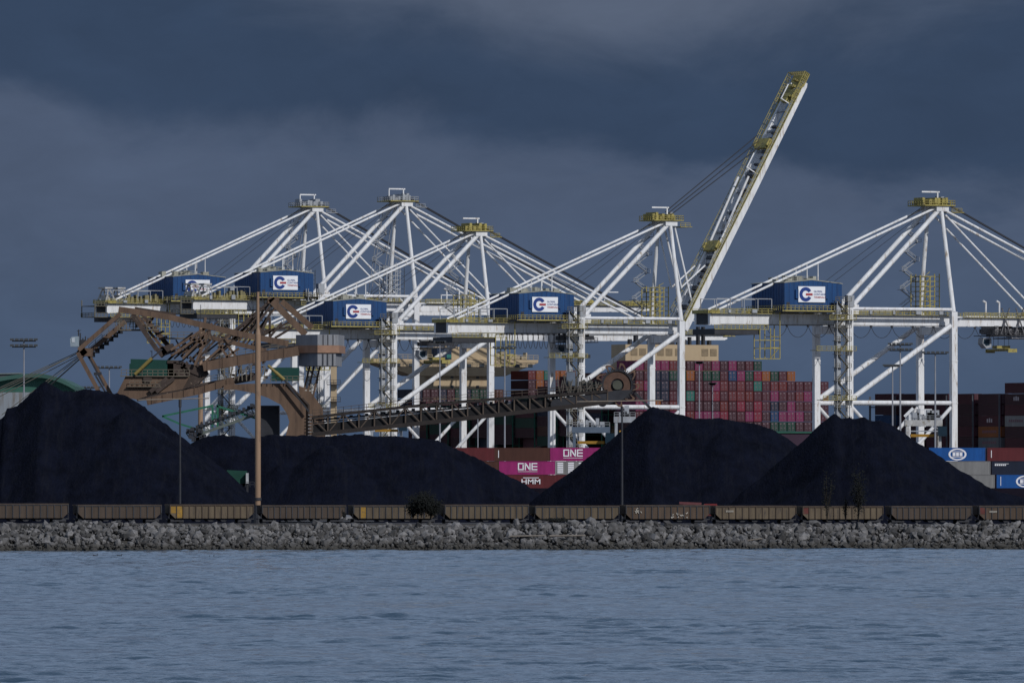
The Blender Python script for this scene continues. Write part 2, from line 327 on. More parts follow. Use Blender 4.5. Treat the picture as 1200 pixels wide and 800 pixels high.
def heap(name, sil, Yc, label, lobes=(), slope=.74, seed=1):
    xs = np.array([PX(p[0], Yc) for p in sil]); zs = np.array([ZY(p[1], Yc) for p in sil])
    zmax = zs.max(); depth = (zmax-3)/slope+3
    gx = np.arange(xs[0], xs[-1]+.01, .5); gy = np.arange(Yc-depth, Yc+depth*.6, .55)
    X, Y = np.meshgrid(gx, gy); S = np.interp(X, xs, zs)
    wob = noisesum(X, X*0+Yc, .11, seed+5)*1.4
    d = np.abs(Y-Yc-wob); Z = S-slope*np.sqrt(d*d+1.0)+slope
    Z0 = Z.copy()
    for (lxp, lyp, dy) in lobes:             # extra cones dumped against the front face
        cx, cz, cy = PX(lxp, Yc+dy), ZY(lyp, Yc+dy), Yc+dy
        rr = np.sqrt((X-cx)**2+(Y-cy)**2+1); Z = np.maximum(Z, cz-slope*rr)
    away = np.clip((S-Z)/3, 0, 1)
    Z = Z+away*(noisesum(X, Y*.35, .42, seed)*.28+noisesum(X, Y, 1.3, seed+1)*.10-.55*np.clip(noisesum(X+1.5*np.sin(Y*.13), Y*.10, .55, seed+2)-.45, 0, 1))+np.random.RandomState(seed).normal(0, .06, Z.shape)+.22*noisesum(X, Y, .9, seed+7)*np.exp(-away*3)
    ny, nx = X.shape; V = np.stack([X.ravel(), Y.ravel(), np.maximum(Z, 2.5).ravel()], 1)
    i = np.arange(ny*nx).reshape(ny, nx); Q = np.stack([i[:-1,:-1], i[:-1,1:], i[1:,1:], i[1:,:-1]], -1).reshape(-1, 4)
    keep = (V[Q][:, :, 2].max(1) > 2.6); Q = Q[keep]
    used = np.unique(Q); rem = -np.ones(len(V), int); rem[used] = np.arange(len(used))
    me = bpy.data.meshes.new(name); me.from_pydata(V[used].tolist(), [], rem[Q].tolist()); me.materials.append(coal)
    me.polygons.foreach_set('use_smooth', [True]*len(me.polygons)); me.update()
    o = bpy.data.objects.new(name, me); COL.objects.link(o); tag(o, label, 'coal pile', 'coal piles'); return recenter(o)
heap('coal_pile', [(-160, 560), (-90, 520), (-20, 499), (0, 491), (6, 486), (8, 479), (19, 477), (52, 446), (60, 450), (72, 457), (88, 459), (100, 456), (128, 459), (146, 463), (158, 470), (166, 475), (196, 498), (250, 541), (268, 553), (284, 569), (297, 587), (330, 611)], 1720,
     'tallest coal pile at the far left with a jagged crest', [(150, 476, -7), (205, 514, -6)], seed=11)
heap('coal_pile', [(120, 620), (225, 518), (238, 512), (262, 510), (300, 513), (322, 509), (370, 511), (420, 509), (470, 512), (498, 513), (520, 519), (545, 530), (580, 548), (633, 578), (680, 606), (690, 615)], 1745,
     'long low flat-topped coal pile under the conveyor boom', [(385, 517, -8), (330, 540, -10)], seed=12)
heap('coal_pile', [(590, 612), (633, 579), (700, 528), (758, 480), (764, 476), (772, 478), (790, 484), (812, 490), (830, 490), (850, 491), (880, 496), (903, 502), (922, 512), (960, 545), (1040, 612)], 1735,
     'steep coal pile with a sharp peak right of the bucket wheel', [(850, 500, -6)], seed=13)
heap('coal_pile', [(835, 612), (868, 578), (900, 553), (972, 488), (978, 485), (986, 490), (996, 489), (1003, 491), (1012, 489), (1022, 493), (1032, 492), (1046, 499), (1100, 534), (1140, 560), (1165, 574), (1190, 582), (1300, 590), (1340, 610)], 1700,
     'conical coal pile at the right in front of the blue containers', [(1022, 500, -5)], seed=14)

# ------------------------------------------------------------------ train
def TR(X): return Vector((X, 1614+.372*X, 3.82-.0029*X))       # track line
tdir = (TR(100)-TR(0)).normalized(); trz = math.atan2(tdir.y, tdir.x)
m = MB(); nrm = Vector((-tdir.y, tdir.x, 0)).normalized()
a, b2 = TR(-160), TR(170)
m.poly([a-nrm*3.2+Vector((0,0,-.9)), a-nrm*2+Vector((0,0,-.12)), a+nrm*2+Vector((0,0,-.12)), a+nrm*3.2+Vector((0,0,-.9))], b2-a)
tag(m.build('track_ballast', mat('ballast', (.06, .056, .052), .95, .4, 1)), None, None, kind='structure')
rt = empty('railway_track', a, 'steel railway track running under the coal train', 'railway track')
for sgn in (-1, 1):
    MB().beam(a+nrm*sgn*.72, b2+nrm*sgn*.72, .08, .16).build('rail', DARK, rt)
carcol = {}
def car_mat(n, c): return mat('wagon_'+n, c, .85, .35, .5, (.055, .045, .04), .3, streak=True)
CARB = [car_mat('brown', (.080, .056, .041)), car_mat('taupe', (.064, .048, .038)), car_mat('olive', (.094, .073, .050)), car_mat('tan', (.115, .09, .062))]
YP = mat('wagon_yellow_panel', (.27, .155, .025), .7, .3, .7, (.1, .08, .05), .3); RP = mat('wagon_red_panel', (.10, .028, .025), .8, .3, .7, (.07, .05, .04), .35)
def gondola(px0, ci, end, label, length, npan=13, rs=None):
    X = PX(px0, 1614+.372*PX(px0, 1614)); base = TR(X)
    r = empty('coal_wagon', base, label, 'railway wagon', trz, 'coal wagons of the train behind the rocks')
    gv = random.Random(px0); Lb = length; zb, zt = .95, 3.45+gv.uniform(-.12, .1); W = 1.5; npan = gv.choice((12, 13, 14)) if not end else 13
    m = MB()                                     # body: open-topped hopper with sloped end bottoms
    prof = [(0.2, zt), (0.2, zb+.9), (1.2, zb), (Lb-1.2, zb), (Lb-.2, zb+.9), (Lb-.2, zt)]
    m.poly([(x, -W, z) for x, z in prof], (0, .09, 0)); m.poly([(x, W-.09, z) for x, z in prof], (0, .09, 0))
    m.box(.2, .32, -W+.09, W-.09, zb+.9, zt); m.box(Lb-.32, Lb-.2, -W+.09, W-.09, zb+.9, zt); m.box(1.2, Lb-1.2, -W+.09, W-.09, zb, zb+.1)
    m.build('body', CARB[ci], r, True)
    m = MB(); ps = (Lb-.4)/npan
    for k in range(npan+1):
        x = .2+ps*k; z0 = zb+.05 if 1.2 < x < Lb-1.2 else zb+.95
        m.box(x-.09, x+.09, -W-.16, -W-.002, z0, zt-.16)
    m.box(.3, Lb-.3, -W-.1, -W-.004, zt-.3, zt-.17); m.build('side_ribs', DARK if ci != 3 else CARB[1], r, True)
    m = MB()
    for sy in (-1, 1): m.box(.12, Lb-.12, sy*W-.14, sy*W+.14, zt-.155, zt+.03)
    m.build('top_rail', CARB[1], r, True)
    if end:
        m = MB()
        for k in end[1]: x0 = .2+ps*k; m.box(x0+.1, x0+ps-.1, -W-.03, -W-.004, zb+.95 if k in (0, npan-1) else zb+.1, zt-.2)
        m.build('end_panel', YP if end[0] == 'y' else RP, r, True)
    m = MB(); m.box(.9, Lb-.9, -W+.25, W-.25, zb+.11, zt-.45+.0); m.build('coal_load', coal, r, True)
    m = MB(); m.box(-.35, Lb+.35, -.25, .25, .75, .95-.003)
    for x in (Lb*.35, Lb*.5, Lb*.65): m.poly([(x-1.0, -1.0, zb-.003), (x+1.0, -1.0, zb-.003), (x+.35, -1.0, .4), (x-.35, -1.0, .4)][::-1], (0, 2, 0))
    m.build('underframe', DARK, r, True)
    for x in (.06, Lb-.1):
        m = MB()
        for dy in (-1.45, -1.0): m.box(x-.03, x+.03, dy, dy+.05, .9, zt)
        for k in range(6): m.box(x-.03, x+.03, -1.45, -.95, 1.0+k*.4, 1.04+k*.4)
        m.build('end_ladder', DARK, r, True)
    if gv.random() < .55:      # coal heaped above the rim
        m = MB(); n_ = 16; zz_ = [gv.uniform(.02, .3)*math.sin(math.pi*(k+.5)/(n_+1)) for k in range(n_+1)]
        for k in range(n_): xa, xb = .5+(Lb-1)*k/n_, .5+(Lb-1)*(k+1)/n_; m.poly([(xa, -1.2, zt-.4), (xb, -1.2, zt-.4), (xb, -.6, zt+zz_[k+1]), (xa, -.6, zt+zz_[k])], (0, 1.4, 0))
        m.build('heaped_coal', coal, r, True)
    for bx in (1.7, Lb-1.7):
        m = MB(); m.beam((bx-1.25, -.95, .55), (bx+1.25, -.95, .55), .2, .35).beam((bx-1.25, .95, .55), (bx+1.25, .95, .55), .2, .35).box(bx-.2, bx+.2, -.85, .85, .4, .75)
        bo = m.build('bogie', DARK, r, True)
        for wx in (-.88, .88):
            m = MB()
            for sy in (-1, 1): m.tube((bx+wx, sy*.68, .45), (bx+wx, sy*.8, .45), .45, n=14)
            m.tube((bx+wx, -.68, .45), (bx+wx, .68, .45), .08, n=6); m.build('wheelset', DARK, bo, True)
    return r
cars = [(-22, 1, None, 'brown ribbed coal wagon cut off by the left edge of the photo'),
        (87, 1, None, 'dull taupe coal wagon, second from the left edge'),
        (195, 3, ('y', (0, 1)), 'tan coal wagon with bright yellow panels, left of the tall mast'),
        (303, 1, None, 'dark brown coal wagon just right of the tall brown mast'),
        (410, 2, ('y', (1,)), 'olive coal wagon with one yellow panel, partly behind the bush'),
        (517, 2, None, 'olive-brown coal wagon immediately right of the dark bush'),
        (623, 2, None, 'coal wagon below the saddle between the piles, left of the thin pole'),
        (729, 0, None, 'darkest coal wagon with patches of graffiti beside the red loader'),
        (834, 3, None, 'pale tan coal wagon with white lettering right of the red loader'),
        (936, 3, ('r', (0,)), 'streaky tan coal wagon behind the thin bare trees, red end panel'),
        (1040, 1, None, 'plain brown coal wagon right of the bare trees'),
        (1143, 0, ('r', (0,)), 'brown coal wagon with red end panel cut off by the right edge')]
for px0, ci, end, lab in cars:
    X0 = PX(px0, 1614+.372*PX(px0, 1614)); px1 = px0+ (100 if px0 < 800 else 96)
    X1 = PX(px1, 1614+.372*PX(px1, 1614)); Lc = (TR(X1)-TR(X0)).length
    g = gondola(px0, ci, end, lab, Lc)
    if px0 in (834, 729, 1143):
        m = MB(); rr = random.Random(px0)
        if px0 == 729:
            m = MB()
            for k in range(26):
                x = rr.choice([rr.uniform(8.4, 12.2), rr.uniform(1.9, 3.1)]); z = rr.uniform(1.2, 1.9) if x > 5 else rr.uniform(1.9, 2.9); m.beam((x, -1.69, z), (x+rr.uniform(-.2, .5), -1.69, z+rr.uniform(-.3, .5)), .03, .14)
            m.build('graffiti', mat('graffiti_paint', (.42, .40, .36), .7, .3, 2), g, True)
        else:
            for k in range(9): m.beam((2.2+k*.17, -1.69, 2.2), (2.26+k*.17, -1.69, 2.55), .03, .08)
            m.build('stencil_marks', mat('graffiti_paint', (.42, .40, .36)), g, True)
# red loader behind the train
rl = empty('red_loader', P(828, 612, 1650), 'red machine with a raised arm standing behind the darkest wagon', 'loader')
RED = mat('red_paint', (.16, .018, .02), .6, .25, 1)
MB().poly([P(821, 604, 1650), P(821, 594, 1650), P(826, 590, 1650), P(840, 590, 1650), P(842, 595, 1650), P(842, 604, 1650)], (0, 3, 0)).build('body', RED, rl)
MB().beam(P(796, 589, 1650), P(822, 590, 1650), .4, .45).beam(P(800, 591.5, 1650), P(812, 592, 1650), .3, .3).build('arm', mat('faded_red_paint', (.12, .04, .045), .6), rl)
m = MB(); m.tube(P(824, 609, 1650), P(824, 609, 1652.5), .7, n=14).tube(P(838, 609, 1650), P(838, 609, 1652.5), .7, n=14); m.build('wheels', DARK, rl)
MB().poly([P(830, 592, 1649.8), P(838, 592, 1649.8), P(838, 600, 1649.8), P(830, 600, 1649.8)], (0, .15, 0)).build('window', GLASS, rl)

# ------------------------------------------------------------------ quay cranes
# local axes: x along the boom to the water, y along the quay away from the camera, z up (ground = 0)
def crane(apex_px, dz, raised, tip, label, trolley, seed):
    u = (apex_px-600)/F
    s = (85.8+CB*34-u*(2400+SB*34))/(SB+u*CB)
    r = empty('container_crane', quay(0, s), label, 'crane', math.atan2(SB, CB), 'ship-to-shore gantry cranes on the quay')
    B = lambda m, n, mt, par=None: m.build(n, mt, par or r, True)
    H = 28.5; G0, G1 = 49.5+dz, 52.5+dz; AX, AZ = 33.0, 82+dz*1.08; LX0, LX1 = 1.5, 34.2
    # legs
    for lx, n in ((LX0, 0), (LX1, 1)):
        for ly in (-9.15, 9.15):
            m = MB(); m.beam((lx, ly, 2.2), (lx, ly, 54.4+dz if n == 0 else 53.4+dz), 1.45, 1.75); 
            for z in (13, H, 40): m.beam((lx, ly, z-.12), (lx, ly, z+.12), 1.6, 1.9)
            B(m, 'leg', WHITE)
    for ly in (-9.15, 9.15):
        B(MB().tube((LX0+.8, ly, H), (LX1-.8, ly, H), .62, n=12), 'tie_beam', WHITE)
        B(MB().tube((LX0+1, ly, H+1.2), (LX1-.9, ly, 49.6+dz), .70, n=12), 'portal_diagonal', WHITE)
        B(MB().beam((LX0+.8, ly, 12.2), (LX1-.8, ly, 12.2), 1.4, 1.7), 'portal_beam', WHITE)
        B(MB().tube((LX1-.8, ly, H-1.2), (LX0+17.5, ly, 13.2), .5, n=10), 'portal_brace', WHITE)
        B(MB().tube((LX0+.8, ly, H-1.2), (LX1-17.5, ly, 13.2), .5, n=10), 'portal_brace', WHITE)
        B(MB().tube((LX0+.8, ly, 54.0+dz), (LX1-.6, ly, 54.0+dz), .45, n=10), 'upper_tube', WHITE)
        for lx in (LX0, LX1):
            m = MB()
            for k in range(4): m.box(lx-.5, lx+.5, ly-3.2+k*1.7, ly-2.1+k*1.7, .05, 1.2)
            m.box(lx-.45, lx+.45, ly-3, ly+3, 1.2, 2.2); B(m, 'wheel_bogie', WGREY)
    for lx in (LX0, LX1):
        B(MB().box(lx-.7, lx+.7, -8.3, 8.3, 3.0, 4.6), 'sill_beam', WHITE)
        B(MB().box(lx-.8, lx+.8, -8.3, 8.3, G0-.1-2.2+.09, G0-.12), 'cross_beam', WHITE)
    # girders under the house, paired
    for sy in (-1, 1):
        m = MB(); m.box(-39, LX1+2.6, sy*3.9-.55, sy*3.9+.55, G0, G1)
        for x in range(-36, 36, 6): m.box(x, x+.12, sy*3.9-.6, sy*3.9+.6, G0-.02, G1+.02)
        B(m, 'girder', WHITE)
    B(MB().box(-38.9, -38.2, -3.3, 3.3, G0+.1, G1-.1), 'girder_end', DARK)
    B(MB().box(-39.6, -36, -4.6, 4.6, G1+.01, G1+.9), 'end_platform', YEL)
    m = MB()
    for sy in (-1, 1):
        m.box(-39, LX1+2, sy*5.1-.5, sy*5.1+.5, G1-.05, G1+.12)
        m.rail((-39, sy*5.55, G1+.1), (LX1+2, sy*5.55, G1+.1), 1.15, 1.9, .13)
    B(m, 'girder_walkway', YEL)
    m = MB(); m.rail((-37, -4.5, G1+.9), (-20, -4.5, G1+.9), 3.1, 4.2, .2, (1,)); m.rail((-37, 4.5, G1+.9), (-20, 4.5, G1+.9), 3.1, 4.2, .2, (1,)); B(m, 'guard_frame', WGREY)
    if dz:
        for x in (-38.6, -34.2):
            m = MB()
            for y in (-3.4, 3.4): m.beam((x, y, G1+.9), (x+1.2, y*.6, G1+4.6), .32, .36).beam((x+2.8, y, G1+.9), (x+1.5, y*.6, G1+4.6), .32, .36)
            m.box(x-.2, x+2.4, -2.6, 2.6, G1+4.5, G1+5.0); m.box(x+.4, x+2.0, -1.8, 1.8, G1+1.0, G1+2.6); B(m, 'tail_winch', mat('worn_white_steel', (.42, .42, .42), .6, .3, .6, (.2, .17, .12), .4))
        rr = random.Random(seed+40); m = MB(); m.box(-43.5, -39, -5, 5, G0-1.4, G0-1.2); m.rail((-43.5, -5, G0-1.2), (-39, -5, G0-1.2), 1.2, 1.1, .14); m.rail((-43.5, -5, G0-1.2), (-43.5, 5, G0-1.2), 1.2, 1.1, .14)
        m.box(-43.4, -39, -5, 5, G1-1.0, G1-.8); m.rail((-43.4, -5, G1-.8), (-39, -5, G1-.8), 1.2, 1.1, .14)
        for y in (-4.9, 4.9): m.beam((-43.3, y, G0-1.3), (-43.3, y, G1+1), .25, .25)
        B(m, 'tail_platform', mat('stair_steel', (.13, .12, .09), .7, .3, .6))
        m = MB(); m.box(-32, -22, -4.4, 4.4, G1+.14, G1+.4)
        for k in range(15): x = -32+k*.85; hh_ = rr.uniform(.5, 2.6); y = rr.uniform(-4.6, -2); m.box(x, x+rr.uniform(.4, 1.0), y, y+2, G1+.38, G1+.4+hh_)
        B(m, 'girder_equipment', mat('drab_yellow_steel', (.20, .18, .10), .7, .4, .8))
    # machine room
    hs = empty_part('machine_house', r)
    hx0, hx1, hy, h0, h1 = -18.6, -.8, 9.2, 53.5+dz, 60.6+dz
    m = MB(); xm = hx0+8.5
    m.poly([(hx0, -hy, h0), (hx1, -hy, h0), (hx1, -hy, h1), (xm, -hy, h1+.95), (hx0, -hy, h1+.15)], (0, 2*hy, 0)); B(m, 'wall', BLUE, hs)
    m = MB(); m.poly([(hx0-.2, -hy-.1, h1+.2), (xm, -hy-.1, h1+1.0), (hx1+.2, -hy-.1, h1+.05), (hx1+.2, -hy-.1, h1+.25), (xm, -hy-.1, h1+1.2), (hx0-.2, -hy-.1, h1+.4)], (0, 2*hy+.2, 0)); B(m, 'roof', ROOFG, hs)
    rr = random.Random(seed); m = MB()
    for k in range(9):
        x = rr.uniform(hx0+1, hx1-2); y = rr.uniform(-5, 8); hh_ = rr.uniform(.5, 1.5); zt = h1+.4+.9*(1-abs(x-xm)/9.5); m.box(x, x+rr.uniform(.8, 2.4), y, y+2, zt-.2, zt+hh_)
    m.rail((hx0+.4, -7.5, h1+.7), (xm, -7.5, h1+1.1), 1.0, 1.5, .1); m.rail((xm, 7.5, h1+1.1), (hx1-1, 7.5, h1+.5), 1.0, 1.5, .1)
    B(m, 'roof_equipment', ROOFG, hs)
    m = MB(); m.box(hx0-1.2, hx1+1.2, -hy-1.1, hy+1.1, h0-.55, h0-.02); B(m, 'house_platform', DARK)
    m = MB(); m.rail((hx0-1.1, -hy-1.05, h0), (hx1+1.1, -hy-1.05, h0), 1.2, 1.25, .13); m.rail((hx0-1.1, -hy-1.05, h0), (hx0-1.1, hy+1.05, h0), 1.2, 1.25, .13); m.box(hx0-1.25, hx1+1.2, -hy-1.18, -hy-1.1, h0-.4, h0-.05)
    B(m, 'platform_railing', YEL)
    m = MB()
    for k in range(1, 12): x = hx0+k*1.48; zt_ = h1+.15+(.8*(x-hx0)/8.5 if x < xm else .8*(hx1-x)/(hx1-xm))-.1; m.box(x-.05, x+.05, -hy-.05, -hy-.004, h0+.02, zt_)
    m.box(hx0+.05, hx1-.05, -hy-.07, -hy-.004, h0+.02, h0+.2)
    B(m, 'wall_seams', mat('seam_blue', (.006, .032, .12), .6, .3, .6), hs)
    m = MB(); rr = random.Random(seed+60)
    for k in range(1, 12): y = -hy+k*1.53; m.box(hx0-.05, hx0-.004, y-.05, y+.05, h0+.02, h1)
    m.box(hx0-.07, hx0-.004, -hy, hy, h0+.02, h0+.2); B(m, 'wall_seams', mat('seam_blue', (.006, .032, .12)), hs)
    # louvres and door on the wall
    m = MB()
    for k in range(6): m.box(hx1-3.4, hx1-1.6, -hy-.06, -hy-.01, h0+.4+k*.3, h0+.55+k*.3)
    m.box(hx0+.6, hx0+1.6, -hy-.06, -hy-.01, h0+.05, h0+2.1); B(m, 'louvre', DARK, hs)
    # sign board with the round emblem
    sg0, sg1, z0, z1 = -14.5, -6.2, 55.6+dz, 59.9+dz
    sb = B(MB().box(sg0, sg1, -hy-.35, -hy-.12, z0, z1), 'sign_board', SIGNW, hs)
    B(MB().box(sg0-.9, sg0-.02, -hy-.5, -hy-.05, z0+1, z1-.9).box(sg1+.02, sg1+.9, -hy-.5, -hy-.05, z0+1, z1-.9), 'sign_bracket', BLUE, hs)
    cx, cz, ro_, ri = sg0+2.25, (z0+z1)/2, 1.95, 1.0
    m = MB(); a0, a1, n = R(30), R(330), 26; ring = []
    for k in range(n+1):
        t_ = a0+(a1-a0)*k/n; ring.append((math.cos(t_), math.sin(t_)))
    for (c0, s0), (c1, s1) in zip(ring[:-1], ring[1:]):
        m.poly([(cx+c0*ri, -hy-.42, cz+s0*ri), (cx+c0*ro_, -hy-.42, cz+s0*ro_), (cx+c1*ro_, -hy-.42, cz+s1*ro_), (cx+c1*ri, -hy-.42, cz+s1*ri)], (0, .06, 0))
    B(m, 'emblem_ring', SIGNB, sb); B(MB().box(cx+.05, cx+ro_+.15, -hy-.47, -hy-.43, cz-.27, cz+.27), 'emblem_bar', SIGNR, sb)
    for k, (wd, cc) in enumerate((('GLOBAL', SIGNB), ('CONTAINER', SIGNB), ('TERMINALS', SIGNR))):
        text_part(wd, .72, cc, sb, (sg0+4.75, -hy-.37, cz+.78-k*.8), (R(90), 0, 0), 'sign_lettering', 1.0, .015, 'LEFT')
    # tower above the waterside legs
    for sy in (-1, 1):
        B(MB().tube((LX1, sy*9.15, 53.4+dz), (AX+.6, sy*3.7, AZ-.6), .66, .52, 12), 'tower_post', WHITE)
        B(MB().tube((LX0+4, sy*3.7, 54.8+dz), (AX-.3, sy*3.5, AZ-.8), .64, n=12), 'main_diagonal', WHITE)
        B(MB().tube((AX-.8, sy*3.1, AZ), (-35.5, sy*3.1, G1+1.1), .34, n=9), 'backstay', WHITE)
        B(MB().box(LX0+1.8, LX0+5.6, sy*3.9-.75, sy*3.9+.75, G1+.02, G1+2.7), 'strut_foot', WHITE)
        B(MB().box(LX0-.9, LX0+1.1, sy*9.15-.9, sy*9.15+.9, 54.4+dz, 57.6+dz), 'leg_cap', WGREY)
    for x in (-8.2, -4.8): 
        zb_ = AZ-(AX-x)/(AX+35.5)*(AZ-G1-1.1)
        B(MB().tube((x, -3.1, h1+.3), (x, -3.1, zb_), .2, .12, 7), 'stay_support', WHITE); B(MB().tube((x, 3.1, h1+.3), (x, 3.1, zb_), .2, .12, 7), 'stay_support', WHITE)
    B(MB().box(AX-1.2, AX+2.6, -4.3, 4.3, AZ-1.0, AZ+.4), 'apex_beam', WHITE)
    top = MB(); top.box(AX-5.2, AX+4.4, -4.8, 4.8, AZ+.45, AZ+.75)
    B(top, 'apex_platform', YEL)
    m = MB(); rr = random.Random(seed+1)
    for a_, b_ in (((AX-5.1, -4.7), (AX+4.3, -4.7)), ((AX-5.1, 4.7), (AX+4.3, 4.7)), ((AX-5.1, -4.7), (AX-5.1, 4.7)), ((AX+4.3, -4.7), (AX+4.3, 4.7))): m.rail((*a_, AZ+.75), (*b_, AZ+.75), 1.2, 1.2, .14)
    m.rail((AX+4.3, -3, AZ-1.2), (AX+7.5, -3, AZ-1.2), 1.1, 1.1, .12); m.box(AX+4.2, AX+8, -3.4, 3.4, AZ-1.3, AZ-1.1)
    B(m, 'apex_railing', YEL if dz == 0 else WGREY)
    m = MB()
    for k in range(7): x = AX-4.6+k*1.1; hh_ = rr.uniform(.9, 2.3); m.box(x, x+.8, rr.uniform(-4, -2), rr.uniform(1, 4), AZ+.76, AZ+.76+hh_)
    for sy in (-2, 0, 2): m.tube((AX+1.6, sy-.2, AZ+1.6), (AX+1.6, sy+.2, AZ+1.6), 1.0, n=14)
    B(m, 'sheave_frame', YEL if dz == 0 else WGREY)
    m = MB(); m.box(AX+2.1, AX+3.0, -1, 1, AZ+.77, AZ+3.1); B(m, 'apex_cabin', WGREY)
    m = MB(); m.beam((AX+1.2, -.5, AZ+.76), (AX+1.2, -.5, AZ+4.6), .35, .35).beam((AX+1.8, -.5, AZ+4.4), (AX-3.8, -.5, AZ+4.4), .35, .4); 
    if dz: m.beam((AX-3.7, -.5, AZ+.76), (AX-3.7, -.5, AZ+4.3), .3, .3)
    B(m, 'service_jib', WHITE)
    # stair flights up the far tower post
    m = MB(); zz0, zz1 = G1+2, AZ-4; nfl = 9
    for k in range(nfl):
        za = zz0+(zz1-zz0)*k/nfl; zb2 = zz0+(zz1-zz0)*(k+1)/nfl; f_ = (za-zz0)/(AZ-zz0); yy = 9.15-(9.15-3.7)*f_; x0, x1 = AX-5.2, AX-1.4
        if k % 2: x0, x1 = x1, x0
        m.beam((x0, yy, za), (x1, yy, zb2), .7, .16); m.beam((x0, yy-.5, za+1), (x1, yy-.5, zb2+1), .12, .12); m.beam((x0, yy+.5, za+1), (x1, yy+.5, zb2+1), .12, .12)
        m.box(min(x1, x1)-.7, x1+.7, yy-.9, yy+.9, zb2-.08, zb2+.08)
        m.rail((x1-.7, yy-.9, zb2), (x1+.7, yy-.9, zb2), 1.1, .7, .1)
    if dz:
        for x in (AX-5.6, AX-1.2):
            for yo in (-1, 1): m.beam((x, 9.15-(9.15-3.7)*0+yo, zz0), (x+1.5, 3.7+yo, AZ-2), .16, .16)
    B(m, 'tower_stairs', WGREY)
    # hanging yellow rack between the posts
    m = MB(); rr = random.Random(seed+2); x0, x1, zt = AX-5.5, AX+.6, G1+11.5
    for x in np.linspace(x0, x1, 5):
        for y in (-2.5, 2.5): m.beam((x, y, G1+.3), (x, y, zt-(rr.random()*1.5)), .22, .22)
    for k in range(8):
        z = G1+1.2+k*1.35
        for y in (-2.5, 2.5): m.beam((x0, y, z), (x1, y, z), .16, .16)
        m.box(x0+rr.uniform(0, 3), x1-rr.uniform(0, 2.5), -2.4, 2.4, z+.05, z+.15)
        m.beam((x0+rr.uniform(0, 3), -2.6, z), (x0+rr.uniform(2, 5.5), -2.6, z+1.35), .14, .14)
    B(m, 'rope_tower_rack', YEL if dz == 0 else WGREY)
    # landside stair tower down the near leg
    m = MB(); x0, x1, ya, yb = -3.6, .2, -11.6, -9.95
    for x in (x0, x1):
        for y in (ya, yb-.1): m.beam((x, y, 2), (x, y, 56+dz), .2, .2)
    m.box(x0+.2, x0+1.5, yb-.9, yb-.1, 2, 55+dz)
    B(m, 'lift_shaft', WGREY)
    m = MB(); nfl = int((54+dz)/3.6)
    for k in range(nfl):
        z = 2+k*3.6; p0, p1 = (x0+.3, x1-.2) if k % 2 else (x1-.2, x0+.3)
        m.beam((p0, ya+.4, z), (p1, ya+.4, z+3.6), .7, .14); m.beam((p0, ya, z+1), (p1, ya, z+4.5), .1, .1)
        m.box(x0-.6, x1+.5, ya-.2, yb, z+3.5, z+3.62)
        m.rail((x0-.6, ya-.2, z+3.6), (x1+.5, ya-.2, z+3.6), 1.1, 1.2, .11)
    B(m, 'landside_stairs', mat('stair_steel', (.13, .12, .09), .7, .3, .6))
    for k, z in enumerate((42.6+dz, 29.2, 51+dz)):
        m = MB(); m.box(x0-6.5+k*2, x1+2, ya-.3, -8.2, z-.1, z+.06); m.rail((x0-6.5+k*2, ya-.3, z), (x1+2, ya-.3, z), 1.1, 1.4, .12); B(m, 'access_platform', YEL)
    # under-girder maintenance platform and hanging ladder frame
    m = MB(); m.box(-38.5, -24.5, -6.2, 6.2, G0-2.7, G0-1.2); B(m, 'maintenance_platform', DARK)
    m = MB(); m.rail((-38.6, -6.3, G0-1.2), (-22, -6.3, G0-1.2), 1.1, 1.2, .13); m.box(-38.5, -22, -6.4, -6.25, G0-1.35, G0-1.15)
    for x in (-24.8, -21.5, -18.6): 
        for y in (-6.6, -3.4): m.beam((x, y, G0-9.2), (x, y, G0-1 if x < -20 else G1+.5), .22, .22)
    for z in (G0-9.2, G0-6.4, G0-4.2): 
        m.beam((-24.8, -6.6, z), (-18.6, -6.6, z), .2, .2); m.beam((-24.8, -3.4, z), (-18.6, -3.4, z), .2, .2)
    m.box(-21.3, -18.6, -6.4, -3.6, G0-6.3, G0-6.1); m.box(-21.3, -18.6, -6.4, -3.6, G0-3.3, G0-3.15); m.beam((-21.4, -6.4, G0-9.1), (-18.8, -6.4, G0-6.2), .3, .12)
    B(m, 'hanging_ladder_frame', YEL)
    # boom (built flat from its hinge, then turned)
    hinge = Vector((LX1+3.4, 0, G0+1.6)); BL = tip-3.4+(2.4 if raised else 0); ang = R(60.6) if raised else 0
    Mx = Matrix.Translation(hinge) @ Matrix.Rotation(-ang, 4, 'Y')
    bo = empty_part('boom', r)
    for sy in (-1, 1):
        m = MB(); y0, y1 = sy*3.7-.55, sy*3.7+.55
        prof = [(.2, -1.5), (BL*.55, -1.3), (BL-1, -.9), (BL, -.5), (BL-.2, .95), (3.6, 1.3), (.2, -.6)]
        m.poly([(x, y0, z) for x, z in prof], (0, 1.1, 0)); B(m.xf(Mx), 'boom_girder', WHITE, bo)
    for k in range(12): x = 5+k*(BL-8)/11; B(MB().box(x-.3, x+.3, -3.1, 3.1, .2, .9).xf(Mx), 'boom_cross_tie', WGREY, bo)
    m = MB()
    for sy in (-1, 1): m.box(2, BL-1, sy*4.8-.45, sy*4.8+.45, .85, 1.0); m.rail((2, sy*5.25, 1), (BL-1, sy*5.25, 1), 1.2, 1.7, .13)
    B(m.xf(Mx), 'boom_walkway', YEL, bo)
    m = MB(); rr = random.Random(seed+4)
    m.box(BL-1.5, BL+2.6, -4.6, 4.6, .2, .5); 
    for k in range(10): x = BL-8+rr.random()*9; m.box(x, x+rr.uniform(.5, 1.4), rr.uniform(-4, 0), rr.uniform(.5, 4), .9, rr.uniform(1.4, 2.4))
